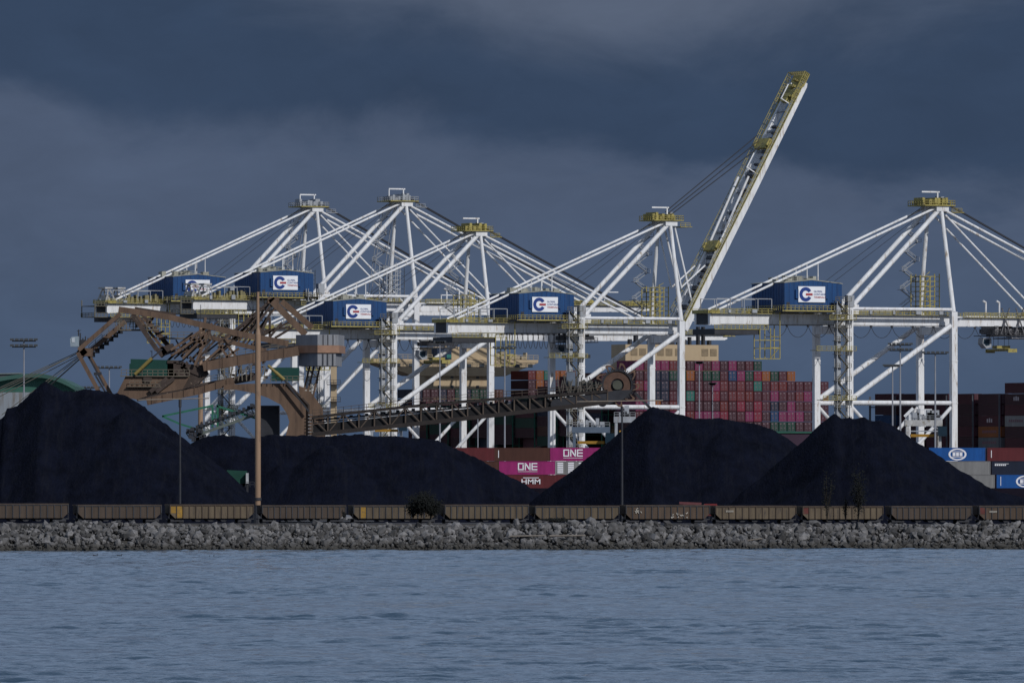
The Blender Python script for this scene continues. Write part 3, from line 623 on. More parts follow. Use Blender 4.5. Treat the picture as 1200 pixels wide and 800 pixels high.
    m.rail((BL-7, -5, .6), (BL+2.5, -5, .6), 1.7, 1.1, .16, (.3, .6, 1)); m.rail((BL+2.5, -5, .6), (BL+2.5, 5, .6), 1.7, 1.1, .16, (.3, .6, 1)); m.rail((BL-7, 5, .6), (BL+2.5, 5, .6), 1.7, 1.1, .16, (.3, .6, 1))
    B(m.xf(Mx), 'boom_tip_platform', YEL, bo)
    m = MB()
    for x in (9.5, 13.8) if not raised else (): B(MB().tube((x, -4.6, 1), (x, -4.6, 5), .25, n=8).tube((x, -4.6, 5), (x-.9, -4.6, 5.5), .3, n=8).xf(Mx), 'boom_lamp_arm', WHITE, bo)
    for x in ((BL*.62, BL*.90) if raised else (BL*.50, BL*.80)): B(MB().beam((x, -4.4, 1), (x, -4.4, 5.2), .25, .25).beam((x-.2, -4.4, 5), (x+4.8, -4.4, 5), .25, .3).xf(Mx), 'boom_lamp_arm', WHITE, bo)
    m = MB()
    for x in (27, BL*.74):
        m = MB()
        for sy in (-1, 1): m.box(x-.9, x+.9, sy*3.7-.55, sy*3.7+.35, 1.4, 2.6)
        m.box(x-1.6, x+1.6, -3.4, 3.4, 1.1, 2.2); B(m.xf(Mx), 'stay_bracket', YEL, bo)
    if raised:     # cable trays and shadow-side fittings that show on the open side of the boom
        m = MB()
        for k in range(30): x = 6+k*2.1; m.box(x, x+rr.uniform(.5, 1.4), -2.9, -2.3+rr.random()*3, .9, 1.3+rr.random()*.8)
        B(m.xf(Mx), 'boom_cable_tray', DARK, bo)
    P1, P2 = Mx @ Vector((27, 0, 2.3)), Mx @ Vector((BL*.74, 0, 2.3))
    A0 = Vector((AX+2.2, 0, AZ-.8))
    for sy in (-1, 1):
        o = Vector((0, sy*3.1, 0))
        if not raised:
            B(MB().tube(A0+o, P2+o, .36, n=9), 'outer_forestay', WHITE); B(MB().tube(A0+o+Vector((0,0,-1.2)), P1+o, .27, n=8), 'inner_forestay', WHITE)
        else:        # links folded down beside the raised boom
            k1 = Vector((AX+8.2, 0, AZ-24)); k2 = Vector((AX+4.6, 0, AZ-19))
            B(MB().tube(A0+o, k1+o, .3, n=8).tube(k1+o, (Mx @ Vector((BL*.60, 0, 2.6)))+o, .36, n=8), 'outer_forestay', WHITE)
            B(MB().tube(A0+o+Vector((-1.8,0,-1)), k2+o, .24, n=8).tube(k2+o+Vector((0, 0, .3)), (Mx @ Vector((20, 0, 2.4)))+o, .24, n=8), 'inner_forestay', WHITE)
    m = MB(); tgt = Mx @ Vector((BL*.74, 0, 3.4)); src_ = Vector((AX+1.6, 0, AZ+2.6))
    bdir = (Mx.to_3x3() @ Vector((1, 0, 0)))
    for q, y in ((1.3, 2.6), (0, 0), (-1.3, -2.6)): m.path([src_+Vector((0, y*.5, q*.45)), tgt+bdir*q*1.5+Vector((0, y, 0))], .15)
    B(m, 'hoist_rope', ROPE)
    m = MB()
    for y in (-2.8, 2.6): m.path([(AX-1, y, AZ+1), (LX0-1, y, 61.5+dz)], .07, 4)
    B(m, 'luffing_rope', ROPE)
    # trolley with cab and festoon loops
    tx = trolley; tr = empty_part('trolley', r); rr = random.Random(seed+9)
    m = MB(); m.box(tx-4, tx+4.5, -3.9, 3.9, G0-1.7, G0-.5); m.rail((tx-5, -5.2, G0-2.3), (tx+5, -5.2, G0-2.3), 1.2, 1.1, .13); m.box(tx-5, tx+5.2, -5.3, 5.3, G0-2.5, G0-2.3)
    for k in range(6): x = tx-3.6+rr.random()*7; m.box(x, x+1, -3, 3, G0-.5, G0+rr.uniform(.1, 1.6) if tx > LX1+5 else G0-.1)
    B(m, 'trolley_frame', DARK, tr)
    m = MB(); m.poly([(tx-6.2, -2, G0-3), (tx-3.6, -2, G0-3), (tx-3.6, -2, G0-5.6), (tx-5.2, -2, G0-5.9), (tx-6.4, -2, G0-4.6)], (0, 2.6, 0)); B(m, 'cab', WGREY, tr)
    m = MB(); m.poly([(tx-6.0, -2.06, G0-3.4), (tx-4.2, -2.06, G0-3.4), (tx-4.2, -2.06, G0-5.0), (tx-5.3, -2.06, G0-5.2), (tx-6.2, -2.06, G0-4.4)], (0, .05, 0)); B(m, 'cab_window', GLASS, tr)
    m = MB(); zs = G0-6.6
    for x in (tx-1, tx+2.4):
        for y in (-1.2, 1.2): m.tube((x, y, G0-2.5), (x, y, zs+1.4), .06, n=5)
    B(m, 'fall_rope', ROPE, tr)
    m = MB(); m.box(tx-1.4, tx+2.8, -1.3, 1.3, zs+.7, zs+1.5); m.box(tx-.5, tx+1.9, -6, 6, zs, zs+.6); m.box(tx-.7, tx+2.1, -6.2, -5.8, zs-.4, zs+.6); m.box(tx-.7, tx+2.1, 5.8, 6.2, zs-.4, zs+.6); B(m, 'spreader', YEL if seed % 2 else DARK, tr)
    m = MB(); fx0, fx1 = -22.0, tx-4; 
    nl = 11 if fx1-fx0 > 30 else 13
    amp = 3.0 if fx1-fx0 > 30 else 4.0
    step = (fx1-fx0)/nl
    for k in range(nl):
        pts = []
        for j in range(9):
            q = j/8; pts.append((fx0+step*(k+q), -5.0, G0-.35-amp*(1-(2*q-1)**2)**.8))
        m.path(pts, .085, 4)
    for k in range(nl+1): m.box(fx0+step*k-.25, fx0+step*k+.25, -5.15, -4.6, G0-.5, G0-.05)
    B(m, 'festoon_cable', ROPE)
    B(MB().box(-36, LX1+2, -5.05, -4.85, G0-.05+.0, G0+.12), 'festoon_rail', DARK)
    # small lamps and boxes along the upper works
    for k in range(10): x = -34+k*7.3; B(MB().box(x, x+rr.uniform(.6, 1.6), -5.9, -5.3, G1+.15, G1+rr.uniform(.8, 1.7)), 'electrical_cabinet', WGREY)
    if tx > LX1+10:
        m = MB(); m.box(tx+1, tx+17, -5.2, 5.2, G0-3.2, G0-2.9); m.rail((tx+1, -5.2, G0-2.9), (tx+17, -5.2, G0-2.9), 1.2, 1.3, .13)
        for k in range(12): x = tx-4+k*1.6; z = G0-2.8+rr.random()*1.2; m.box(x, x+rr.uniform(.4, 1.4), -4.5, 3, z, z+rr.uniform(.5, 3.2))
        for x in (tx-1, tx+3.5): m.beam((x-1.5, -5.2, G0-2), (x+1.5, -4.9, G1+2.2), .3, .3); m.beam((x+1.5, -5.2, G0-2), (x-1, -4.9, G1+2.2), .3, .3)
        B(m, 'trolley_machinery', mat('mixed_machinery', (.09, .09, .10), .6, .5, 1.5, (.4, .4, .4), .3), tr)
        m = MB()
        for k in range(7): m.path([(tx+5+k*1.7+1.5*j/8, -5.3, G0-3.2-4.2*(1-(2*j/8-1)**2)**.7) for j in range(9)], .09, 4)
        B(m, 'parked_festoon_loops', ROPE)
    return r
def empty_part(name, parent):
    o = bpy.data.objects.new(name, None); COL.objects.link(o); o.parent = parent; return o
crane(1097, 0, False, 84, 'white container crane at the right edge, its boom cut off by the photo', 54, 5)
crane(780, 0, True, 84, 'white container crane with its boom raised steeply into the sky', 4, 4)
crane(558, 0, False, 84, 'white container crane with boom lowered, between the raised crane and the taller pair', 20, 3)
crane(471, 9.6, False, 84, 'taller white container crane, right one of the tall pair, with a grey stair tower', 16, 2)
crane(366.5, 9.6, False, 82, 'farthest and leftmost white container crane, left one of the tall pair', 8, 1)

# ------------------------------------------------------------------ container ships
CC = {'maroon': (.115, .022, .038), 'dark maroon': (.075, .02, .034), 'magenta': (.30, .03, .13), 'red': (.20, .025, .025), 'crimson': (.30, .02, .055), 'teal': (.03, .23, .19),
      'green': (.012, .075, .052), 'orange': (.42, .13, .03), 'blue': (.012, .07, .20), 'navy': (.018, .03, .07), 'brown': (.13, .05, .035), 'grey': (.22, .23, .25), 'white': (.40, .40, .40),
      'bright blue': (.01, .13, .48), 'vivid magenta': (.46, .03, .22), 'brick red': (.17, .028, .035)}
CM = {k: mat('container_'+k.replace(' ', '_'), tuple(c*(.6 if 'i' in k and ' ' in k and 'dark' not in k else .5) for c in v), .6, .22, .5, tuple(c*.45 for c in v), .2, streak=True) for k, v in CC.items()}
BARM = mat('lock_bar_metal', (.20, .15, .17), .5, .2, 1)
def end_mesh(col, bars=True):
    """20-foot deep end view container: corner posts, recessed doors, four lock bars with handles"""
    m = MB(); W, Hh, Dp = 2.62, 2.86, 12.1
    m.box(.08, W-.08, .06, Dp, .08, Hh-.06)
    for x in (0, W-.14): m.box(x, x+.14, 0, .2, 0, Hh)
    m.box(.14, W-.14, .003, .2, Hh-.16, Hh-.002); m.box(.14, W-.14, .003, .2, .002, .16)
    for x in (.02, W-.1):
        for k in range(14): m.box(x, x+.08, .5+k*.84, .9+k*.84, .16, Hh-.16)
    m.cur = 1
    if bars:
        for x in (.5, .95, 1.62, 2.07): m.box(x, x+.06, -.02, .05, .2, Hh-.2)
        for x in (.42, 1.55): m.box(x, x+.5, -.04, -.025, 1.0, 1.1)
        for x, z in ((.3, 2.1), (1.5, 2.2)): m.box(x, x+.45, .03, .055, z, z+.3)
    return m
def side_mesh(Lc=12.1):
    m = MB(); W, Hh = 2.44, 2.86
    m.box(.06, Lc-.06, .07, W-.07, .08, Hh-.05)
    for x in (0, Lc-.16):
        for y in (0, W-.16): m.box(x, x+.16, y, y+.16, 0, Hh)
    for y in (.001, W-.121): m.box(.16, Lc-.16, y, y+.12, Hh-.12, Hh-.002); m.box(.16, Lc-.16, y, y+.12, .002, .14)
    n = int((Lc-.6)/.28)
    for k in range(n): x = .3+k*.28; m.box(x, x+.13, .03, .09, .15, Hh-.13)
    m.cur = 1
    for y in (.5, .9, 1.5, 1.9): m.box(Lc+.0, Lc+.04, y, y+.05, .2, Hh-.2)
    return m
MESH = {}
def container(kind, col, root_loc_, rz, label, group):
    key = (kind, col)
    if key not in MESH:
        mb = end_mesh(col) if kind == 'end' else side_mesh()
        o = mb.build('shipping_container', [CM[col], BARM]); MESH[key] = o
    else:
        o = MESH[key].copy(); COL.objects.link(o)
    o.location = root_loc_; o.rotation_euler = (0, 0, rz); tag(o, label, 'container', group); return o
ORD = ['zeroth', 'first', 'second', 'third', 'fourth', 'fifth', 'sixth', 'seventh', 'eighth', 'ninth', 'tenth', 'eleventh', 'twelfth', 'thirteenth', 'fourteenth', 'fifteenth', 'sixteenth', 'seventeenth', 'eighteenth', 'nineteenth', 'twentieth', 'twenty-first', 'twenty-second', 'twenty-third']
QZ = math.atan2(SB, CB)
TH = 2.985
def at_px(px, s):     # lx at which photo column px falls on the stern plane s
    u = (px-600)/F; return (u*(2400+CB*s)-(85.8-SB*s))/(CB-u*SB)
S1 = 188; l0 = at_px(745, S1); pitch = 2.83
sz0 = ZY(421.5, 2400+SB*l0+CB*S1)-TH     # floor of the top tier
rr = random.Random(21)
pal = ['maroon']*7+['dark maroon']*3+['brick red']*2+['magenta']+['red']+['crimson']
rows = {0: (0, 15, {0: 'magenta', 1: 'maroon', 2: 'magenta', 3: 'magenta', 6: 'dark maroon', 7: 'magenta', 8: 'maroon', 9: 'magenta', 11: 'magenta', 14: 'green'}),
        1: (0, 19, {4: 'green', 5: 'green', 6: 'orange', 8: 'green', 9: 'green', 11: 'blue', 13: 'green', 15: 'orange', 16: 'green', 18: 'orange'}),
        2: (0, 22, {9: 'magenta', 14: 'teal', 20: 'maroon'}), 3: (0, 22, {6: 'teal', 9: 'crimson', 11: 'brick red', 12: 'brick red', 2: 'navy'}),
        4: (0, 22, {12: 'crimson', 16: 'navy', 18: 'magenta', 2: 'orange', 21: 'magenta'}), 5: (0, 22, {4: 'magenta', 5: 'magenta', 7: 'magenta', 8: 'magenta', 9: 'magenta', 10: 'crimson', 13: 'magenta', 14: 'crimson', 16: 'blue', 17: 'magenta', 18: 'magenta', 19: 'magenta'}),
        6: (0, 22, {c: 'dark maroon' for c in range(22)})}
for ro_i, (c0, c1, sp_) in rows.items():
    for c in range(c0, c1+(1 if ro_i >= 2 else 0)):
        col = sp_.get(c, rr.choice(pal))
        if 1 <= ro_i <= 3 and 2 <= c <= 3: col = 'navy'
        if ro_i == 6 and 16 <= c <= 18: col = 'green'
        p = quay(l0+c*pitch, S1, sz0-ro_i*TH)
        container('end', col, p, QZ, f"{col} container, far ship's stern stack, {ORD[ro_i+1]} tier from top, {ORD[c+1]} column from left", 'containers stacked on the stern of the far ship')
STEEL_G = mat('lashing_bridge_green', (.012, .08, .05), .6, .2, .5)
def hull(name, label, sa, sb, la, lb, bow):
    r = empty(name, quay((la+lb)/2, sa, 0), label, 'ship')
    m = MB(); z0, z1 = -1, (19 if bow else 20)
    pts = [quay(la, sa, z0), quay(lb, sa, z0), quay(lb, sb, z0)]
    if bow: pts += [quay((la+lb)/2, sb+45, z0)]
    pts += [quay(la, sb, z0)]
    m.poly(pts, (0, 0, z1-z0)); m.build('hull', mat('hull_paint', (.03, .012, .03), .6, .2, .1), r)
    return r
sh = hull('container_ship', 'container ship seen from astern, beige bridge and funnel house rising above stacked containers', S1-6, 520, 41.5, l0+23*pitch+1, True)
# deck posts carrying the stern stack
m = MB()
p0, p1 = quay(l0, S1, sz0-6*TH-.5), quay(l0+23*pitch, S1, sz0-6*TH-.5); m.poly([p0, p1, p1+Vector((-SB*12, CB*12, 0)), p0+Vector((-SB*12, CB*12, 0))], (0, 0, .45))
m.build('stern_deck_frame', STEEL_G, sh)
m = MB(); p0, p1 = quay(l0, S1+.5, 19), quay(l0+23*pitch, S1+.5, 19); m.poly([p0, p1, p1+Vector((-SB*14, CB*14, 0)), p0+Vector((-SB*14, CB*14, 0))], (0, 0, sz0-6*TH-.55-19)); m.build('stern_block', mat('hull_paint', (.03, .012, .03)), sh)
def qbox(m, lx0, lx1, s0, s1, z0, z1):
    m.poly([quay(lx0, s0, z0), quay(lx1, s0, z0), quay(lx1, s1, z0), quay(lx0, s1, z0)], (0, 0, z1-z0)); return m
# funnel house
s2 = 214; la, lb = at_px(733, s2), at_px(842, s2); zt = ZY(405.5, 2650)
qbox(MB(), la, lb, s2, s2+9, 18, zt).build('funnel_house', BEIGE, sh)
m = MB()
for px in (743, 753, 774, 784, 826, 836, 795):
    l_ = at_px(px, s2); z = ZY(413, 2640); qbox(m, l_-1.1, l_+1.1, s2-.12, s2-.03, z-1.2, z+.9)
m.build('window', mat('warm_window', (.22, .17, .11), .4), sh)
m = MB()
for px, hh_, w_ in ((752, 6.2, .9), (775, 6, 4), (792, 6, 2.4), (825, 5.5, .6), (831, 5.5, .6), (809, 1.6, .8), (815, 2.4, .6), (745, 1.6, .8), (838, 1.4, .8), (804, 1.2, 2), (768, 1.5, 1)):
    l_ = at_px(px, s2); qbox(m, l_-w_/2, l_+w_/2, s2+3, s2+4.5, zt, zt+hh_)
m.build('funnel_pipes', DARK, sh)
# bridge and accommodation
s3 = 362; B0, B1 = at_px(508, s3), at_px(572, s3)
br = empty_part('bridge_tower', sh)
Y3 = 2765; qbox(MB(), B0, B1, s3, s3+12, 18, ZY(407, Y3)).build('tower_wall', BEIGE, br)
wl, wr = at_px(436, s3), at_px(629, s3); zt = ZY(421.5, Y3); 
m = MB(); zb1, zb2 = ZY(441, Y3), ZY(425, Y3)
mid = at_px(590, s3); mid2 = at_px(483, s3)
m.poly([quay(wl, s3-1, zb2), quay(mid2, s3-1, zb1), quay(mid, s3-1, zb1), quay(wr, s3-1, zb2), quay(wr, s3-1, zt), quay(wl, s3-1, zt)], Vector((-SB, CB, 0))*8)
m.build('bridge_wing', BEIGE, br)
m = MB(); a = quay(at_px(574, s3), s3-1, zt); b_ = quay(wr, s3-1, zt); m.rail(a, b_, 1.4, 1.6, .16); a = quay(wl, s3-1, zt); b_ = quay(at_px(505, s3), s3-1, zt); m.rail(a, b_, 1.4, 1.6, .16)
for k in range(9): l_ = at_px(578+k*5, s3); qbox(m, l_, l_+rr.uniform(.4, 1.6), s3+1, s3+3, zt, zt+rr.uniform(.8, 2.6))
m.build('wing_railing', mat('wing_railing_paint', (.33, .28, .2), .6), br)
m = MB()
for k in range(11): l_ = at_px(462+k*15.5, s3) if k < 3 or k > 6 else at_px(515+(k-3)*15, s3); qbox(m, l_, l_+1.6, s3-1.12, s3-1.03, zt-2.4, zt-1.4)
for k in range(5):
    for j in range(4): l_ = at_px(513+j*15, s3); z = ZY(432, Y3)-k*3.1; qbox(m, l_, l_+1.0, s3-.1, s3-.02, z, z+.9)
m.build('window', mat('window_dark', (.06, .07, .08), .3), br)
m = MB(); l_ = at_px(516, s3); qbox(m, l_-2.6, l_+2.4, s3-3, s3+1, ZY(422, Y3), ZY(408, Y3)); m.build('stair_house', mat('navy_paint', (.012, .025, .06), .5), br)
m = MB(); l_ = at_px(521, s3); qbox(m, l_-.8, l_+.8, s3-3.1, s3-3.02, ZY(421, Y3), ZY(416, Y3)); m.build('teal_panel', mat('teal_paint', (.03, .16, .14), .5), br)
m = MB()
for k in range(7): l_ = at_px(525+k*6, s3); qbox(m, l_, l_+.5, s3+2, s3+2.6, ZY(408, Y3), ZY(408, Y3)+rr.uniform(1, 4))
m.build('mast', BEIGE, br)
# far bay in front of the bridge, end doors towards us, and the landside wall of bays
sB = 344; lB = at_px(486, sB); zB = ZY(434, 2740)-TH+.2
def paint_far(c, t_):
    if 14 <= c: return 'orange' if (c, t_) in ((15, 0), (17, 0), (18, 0), (15, 1)) else ('teal' if c == 16 and t_ == 0 else 'red' if t_ == 0 and c < 21 else 'dark maroon')
    if t_ < 2 and c < 14: return None
    if c in (5, 7, 8): return 'green'
    if c in (9, 10): return 'brown'
    return 'dark maroon' if c % 3 else 'navy'
for t_ in range(4):
    for c in range(0, 20):
        col = paint_far(c, t_)
        if c in (11, 12, 13) and t_ < 3: continue
        if not col: continue
        container('end', col, quay(lB+c*pitch, sB, zB-t_*TH), QZ, f"{col} container before the beige ship bridge, {ORD[t_+1]} tier down, {ORD[c+1]} from the left", 'containers stacked before the bridge')
side_pal = ['maroon', 'dark maroon', 'dark maroon', 'green', 'navy', 'maroon', 'brown', 'green']
for j in range(9):
    sj = 212+j*14.4; top = [436, 440, 452, 466, 474, 478, 478, 474, 470][j]
    Yj = 2400+CB*sj+SB*41; z = ZY(top, Yj)-TH; t_ = 0
    while z > 21.5 and t_ < 6:
        p = quay(42.3, sj+12.2, z); col = side_pal[(j*5+t_*3+j*t_) % 8]
        container('side', col, p, QZ-math.pi/2, f"{col} container on the far ship's landside, {ORD[j+1]} bay from the stern, {ORD[t_+1]} tier down", 'containers along the landside edge of the far ship')
        z -= TH; t_ += 1
    lash = MB()
    for dx in (0, 2.2):
        lash.beam(quay(42+dx, sj-1.1, 18.9), quay(42+dx, sj-1.1, 33), .35, .35)
    for z_ in (22, 25, 28, 31): lash.beam(quay(42, sj-1.1, z_), quay(60, sj-1.1, z_), .25, .3)
    lash.build('lashing_bridge', STEEL_G, sh)
# second ship, right edge: only its landside wall of containers shows
sh2 = hull('container_ship', 'container ship at the right edge, a dark maroon wall of stacked containers', -190, 52, 41.5, 96, False)
tops = {0: 460, 1: 460, 2: 461, 3: 461.5, 4: 461.5, 5: 461.5, 6: 461.5}
for j in range(8):
    sj = 50-14.3*(j+1); Yj = 2400+CB*sj+SB*41; z = ZY(460.5, Yj)-TH
    if j in (5, 6, 7): z += TH
    for t_ in range(6 if j < 5 else 7):
        tt = t_ if j < 5 else t_-1
        col = ['maroon', 'dark maroon', 'dark maroon', 'maroon', 'dark maroon', 'dark maroon'][(tt+j) % 6]
        if j == 4: col = {3: 'orange', 4: 'grey'}.get(t_, col)
        if j == 5: col = {-1: 'maroon', 2: 'white'}.get(tt, col)
        if j == 6: col = {-1: 'maroon', 2: 'white'}.get(tt, col)
        if j == 0 and tt == 2: col = 'blue'
        if j in (6,) and tt == -1: col = 'crimson'
        o = container('side', col, quay(42.3, sj+12.2, z-t_*TH), QZ-math.pi/2, f"{col} container on the right-hand ship, {ORD[j+1]} bay from the left, {ORD[t_+1]} tier down", 'containers on the ship at the right edge')
        if (j, t_) in ((4, 2), (5, 3), (6, 3), (4, 3), (4, 4), (5, 1), (6, 0)):
            m = MB(); g_ = random.Random(j*7+t_)
            if col in ('white', 'orange', 'grey'):
                for k in range(7): m.box(2.2+k*1.1, 2.95+k*1.1, .0, .02, 1.1+.1*g_.random(), 1.9-.1*g_.random())
                mm = mat('faded_lettering_dark', (.12, .05, .07), .6)
            else:
                for k in range(3): m.box(4.6+k*1.1, 5.3+k*1.1, .0, .02, 1.0, 2.0+.2*(k == 1))
                mm = mat('faded_lettering_pale', (.32, .28, .3), .6)
            m.build('side_lettering', mm, o, True)
for j in range(8):
    m = MB()
    for z_ in (20, 24, 28, 32): m.beam(quay(42, 50.7-14.3*j, z_), quay(50, 50.7-14.3*j, z_), .3, .3)
    m.beam(quay(42.3, 50.7-14.3*j, 18.9), quay(42.3, 50.7-14.3*j, 35), .35, .6); m.build('lashing_bridge', mat('lashing_grey', (.07, .075, .09), .6), sh2)
# the inner rows of both ships, never seen one by one
def inner(name, bays, label, cols):
    V = []; Fc = []; g_ = random.Random(77); m = MB()
    for s0, zt_ in bays:
        for c in range(1, cols):
            for t_ in range(5 if name else 0):
                z = zt_-TH*(t_+1)
                if z < 20: break
                m.cur = g_.choice((0, 0, 0, 1, 2)); a = quay(42.3+2.6*c, s0, z); e1 = Vector((CB, SB, 0))*2.44; e2 = Vector((-SB, CB, 0))*12.1
                m.poly([a, a+e1, a+e1+e2, a+e2], (0, 0, 2.86))
    o = m.build('stacked_containers', [CM['dark maroon'], CM['maroon'], CM['navy']]); tag(o, label, 'containers', kind='stuff')
inner('a', [(212+j*14.4, ZY([436, 440, 452, 466, 474, 478, 478, 474, 470][j], 2400+CB*(212+j*14.4)+SB*41)-.1) for j in range(9)], 'inner rows of stacked containers on the far ship', 21)
inner('b', [(50-14.3*(j+1), ZY(460.5, 2400+CB*(50-14.3*(j+1))+SB*41)-.1) for j in range(8)], 'inner rows of stacked containers on the ship at the right edge', 19)

# ------------------------------------------------------------------ container yard behind the coal
YC = 1905; CHH = 2.93
def yard(px, tier, col, label, text=None, **k):
    o = container('side', col, Vector((PX(px, YC), YC, 4.2+(tier-1)*CHH)), 0, label, 'containers stacked in the yard behind the coal')
    return o
LW = mat('white_lettering', (.72, .72, .76), .5, .05, 1)
def side_text(o, txt, size, x, z, sx=1.0): text_part(txt, size, LW, o, (x, -.025, z), (R(90), 0, 0), 'side_lettering', sx, .015)
def block_one(o, x0):      # squared ONE wordmark with a fine line below
    m = MB(); y0, y1 = -.05, -.005; h = 1.55; z0 = .95; t_ = .24; wd = 1.25
    def bx(a, b, c, d): m.box(x0+a, x0+b, y0, y1, z0+c, z0+d)
    bx(0, t_, .0, h); bx(wd-t_, wd, 0, h-.35); bx(t_, wd-t_, 0, t_); bx(t_, wd, h-t_, h)
    n0 = wd+.22; bx(n0, n0+t_, 0, h); bx(n0+wd-t_, n0+wd, 0, h); m.beam((x0+n0+t_*.9, -.03, z0+h-.15), (x0+n0+wd-t_*.9, -.03, z0+.15), .04, .28)
    e0 = 2*(wd+.22); bx(e0, e0+t_, 0, h)
    for z in (0, h/2-t_/2, h-t_): bx(e0+t_, e0+wd, z, z+t_)
    bx(0, e0+wd, -.36, -.28); m.build('wordmark', LW, o, True)
a = yard(644.5, 5, 'vivid magenta', 'vivid magenta container with white ONE lettering on top of the yard stack'); block_one(a, 2.9)
a = yard(585, 4, 'vivid magenta', 'vivid magenta container with white ONE lettering one tier below the brown container'); block_one(a, 4.05)
yard(514, 5, 'brick red', 'brick red container partly hidden by the low coal pile, left of the brown one')
a = yard(579.5, 5, 'brown', 'brown container atop the magenta one in the gap between coal piles')
MB().box(.8, .95, -.02, -.005, .7, 2.3).build('side_lettering', LW, a, True)
a = yard(650.5, 4, 'white', 'pale grey container with white slatted panels right of the magenta one')
m = MB()
for k in range(5):
    for q in range(6): m.box(.5+k*2.3, 1.75+k*2.3, -.03, -.002, .3+q*.4, .58+q*.4)
m.build('slat_panel', LW, a, True)
yard(519, 4, 'brown', 'brown container half buried behind the low pile, beneath the brick red one')
a = yard(588, 3, 'brick red', 'brick red container with white HMM lettering in the notch between coal piles'); side_text(a, 'HMM', 1.5, 6.3, 1.35, 1.25)
MB().box(4.6, 8.0, -.03, -.005, 2.15, 2.3).build('lettering_stripe', LW, a, True)
yard(654, 3, 'brick red', 'brick red container under the slatted pale one at the edge of the peaked pile')
a = yard(1089, 5, 'bright blue', 'bright blue container with a white oval badge, top of the right-hand yard stack')
b_ = yard(1157, 5, 'brick red', 'brick red container on the upper tier at the right edge of the photo'); MB().box(.8, .95, -.02, -.005, .7, 2.3).build('side_lettering', LW, b_, True)
yard(1095, 4, 'white', 'off-white container directly under the bright blue one, cut by the coal slope')
c_ = yard(1162.5, 4, 'navy', 'navy container with small white marks between the red and the blue ones')
m = MB(); 
for k in range(6): m.box(.6+k*.42, .9+k*.42, -.03, -.005, 1.9, 2.2)
m.box(.6, 3.6, -.03, -.005, 2.28, 2.36); m.build('side_lettering', LW, c_, True)
yard(1100, 3, 'white', 'lower off-white container, third tier down beside the coal slope')
d_ = yard(1168, 3, 'bright blue', 'lower bright blue container with a white oval badge at the right edge')
MB().box(.8, .92, -.02, -.005, .5, 2.5).build('side_lettering', LW, d_, True)
def oval(o, cx):
    m = MB(); n = 28; cz = 1.43
    for k in range(n):
        a0, a1 = 2*math.pi*k/n, 2*math.pi*(k+1)/n
        q = [(cx+math.cos(a0)*ra, -.045, cz+math.sin(a0)*rb) for ra, rb in ((1.55, 1.0), (1.95, 1.28))]; q2 = [(cx+math.cos(a1)*ra, -.045, cz+math.sin(a1)*rb) for ra, rb in ((1.55, 1.0), (1.95, 1.28))]
        m.poly([q[0], q[1], q2[1], q2[0]], (0, .035, 0))
    for k in range(3): m.box(cx-1.05+k*.75, cx-.45+k*.75, -.045, -.01, cz-.38, cz+.38)
    m.box(cx-1.25, cx+1.25, -.045, -.01, cz+.52, cz+.64); m.box(cx-1.25, cx+1.25, -.045, -.01, cz-.64, cz-.52)
    m.build('oval_badge', LW, o, True)
oval(a, 6.1); oval(d_, 6.1)

# ------------------------------------------------------------------ buildings
def arch_building():
    Yb = 2000; r = empty('arched_warehouse', P(10, 592, Yb), 'pale warehouse with a curved green roof behind the tallest coal pile', 'building')
    xs = np.linspace(-90, 88, 24); top = lambda x: 437.5+((x-41)/47)**2*15 if x > 41 else 437.5+((x-41)/60.)**2*9.5*(1 if x > -19 else 1)
    GW = mat('warehouse_wall', (.20, .225, .255), .7, .15, .15, (.14, .13, .12), .3, streak=True)
    pts = [P(-90, 600, Yb)]+[P(x, 459.5, Yb) for x in (-90, 84)]+[P(84, 600, Yb)]
    MB().poly(pts, (0, 40, 0)).build('wall', GW, r)
    arc = [P(x, min(top(x)+1.5, 459), Yb) for x in xs]
    MB().poly([P(-90, 459.4, Yb)]+arc+[P(88, 459.4, Yb)], (0, 40, 0)).build('gable', mat('gable_green', (.03, .105, .08), .6, .2, .2), r)
    m = MB(); q = [P(x, top(x), Yb-2.5) for x in xs]
    for a, b2 in zip(q[:-1], q[1:]): m.poly([a, b2, b2-Vector((0, 0, .9)), a-Vector((0, 0, .9))][::-1], (0, 46, 0))
    m.build('roof', mat('roof_green', (.035, .09, .075), .6, .2, .2), r)
arch_building()
r = empty('flat_shed', P(5, 592, 2120), 'low grey-roofed shed behind the curved green roof at the left edge', 'building')
MB().poly([P(-60, 597, 2120), P(-60, 440, 2120), P(22, 438, 2120), P(22, 597, 2120)], (0, 20, 0)).build('wall', mat('shed_grey', (.09, .105, .11), .7), r)
MB().poly([P(-61, 440, 2119.5), P(24, 437.8, 2119.5), P(24, 436.6, 2119.5), P(-61, 438.6, 2119.5)], (0, 21, 0)).build('roof', mat('shed_grey_roof', (.14, .17, .17), .7), r)

# ------------------------------------------------------------------ masts and lamp posts
def lamp_mast(px, ytop, Y, label, tiers=1, wide=3.3, rad=.3, zb=4.2):
    x = PX(px, Y); z1 = ZY(ytop, Y); r = empty('light_mast', (x, Y, zb), label, 'light mast', group='floodlight masts')
    MB().tube((x, Y, zb), (x, Y, z1), rad, rad*.55, 8).build('pole', GALV, r)
    for k in range(tiers):
        z = z1-.2-k*1.3; m = MB(); m.beam((x-wide, Y, z), (x+wide, Y, z), .22, .22).beam((x, Y-wide*.7, z), (x, Y+wide*.7, z), .22, .22); m.build('crossarm', LAMPM, r)
        for q in range(6):
            fx = x-wide+q*wide*2/5
            MB().poly([(fx-.42, Y-.9, z+.1), (fx+.42, Y-.9, z+.1), (fx+.42, Y-.9, z+.5), (fx-.42, Y-.9, z+.5)], (0, .7, .12)).build('floodlight', LAMPM, r)
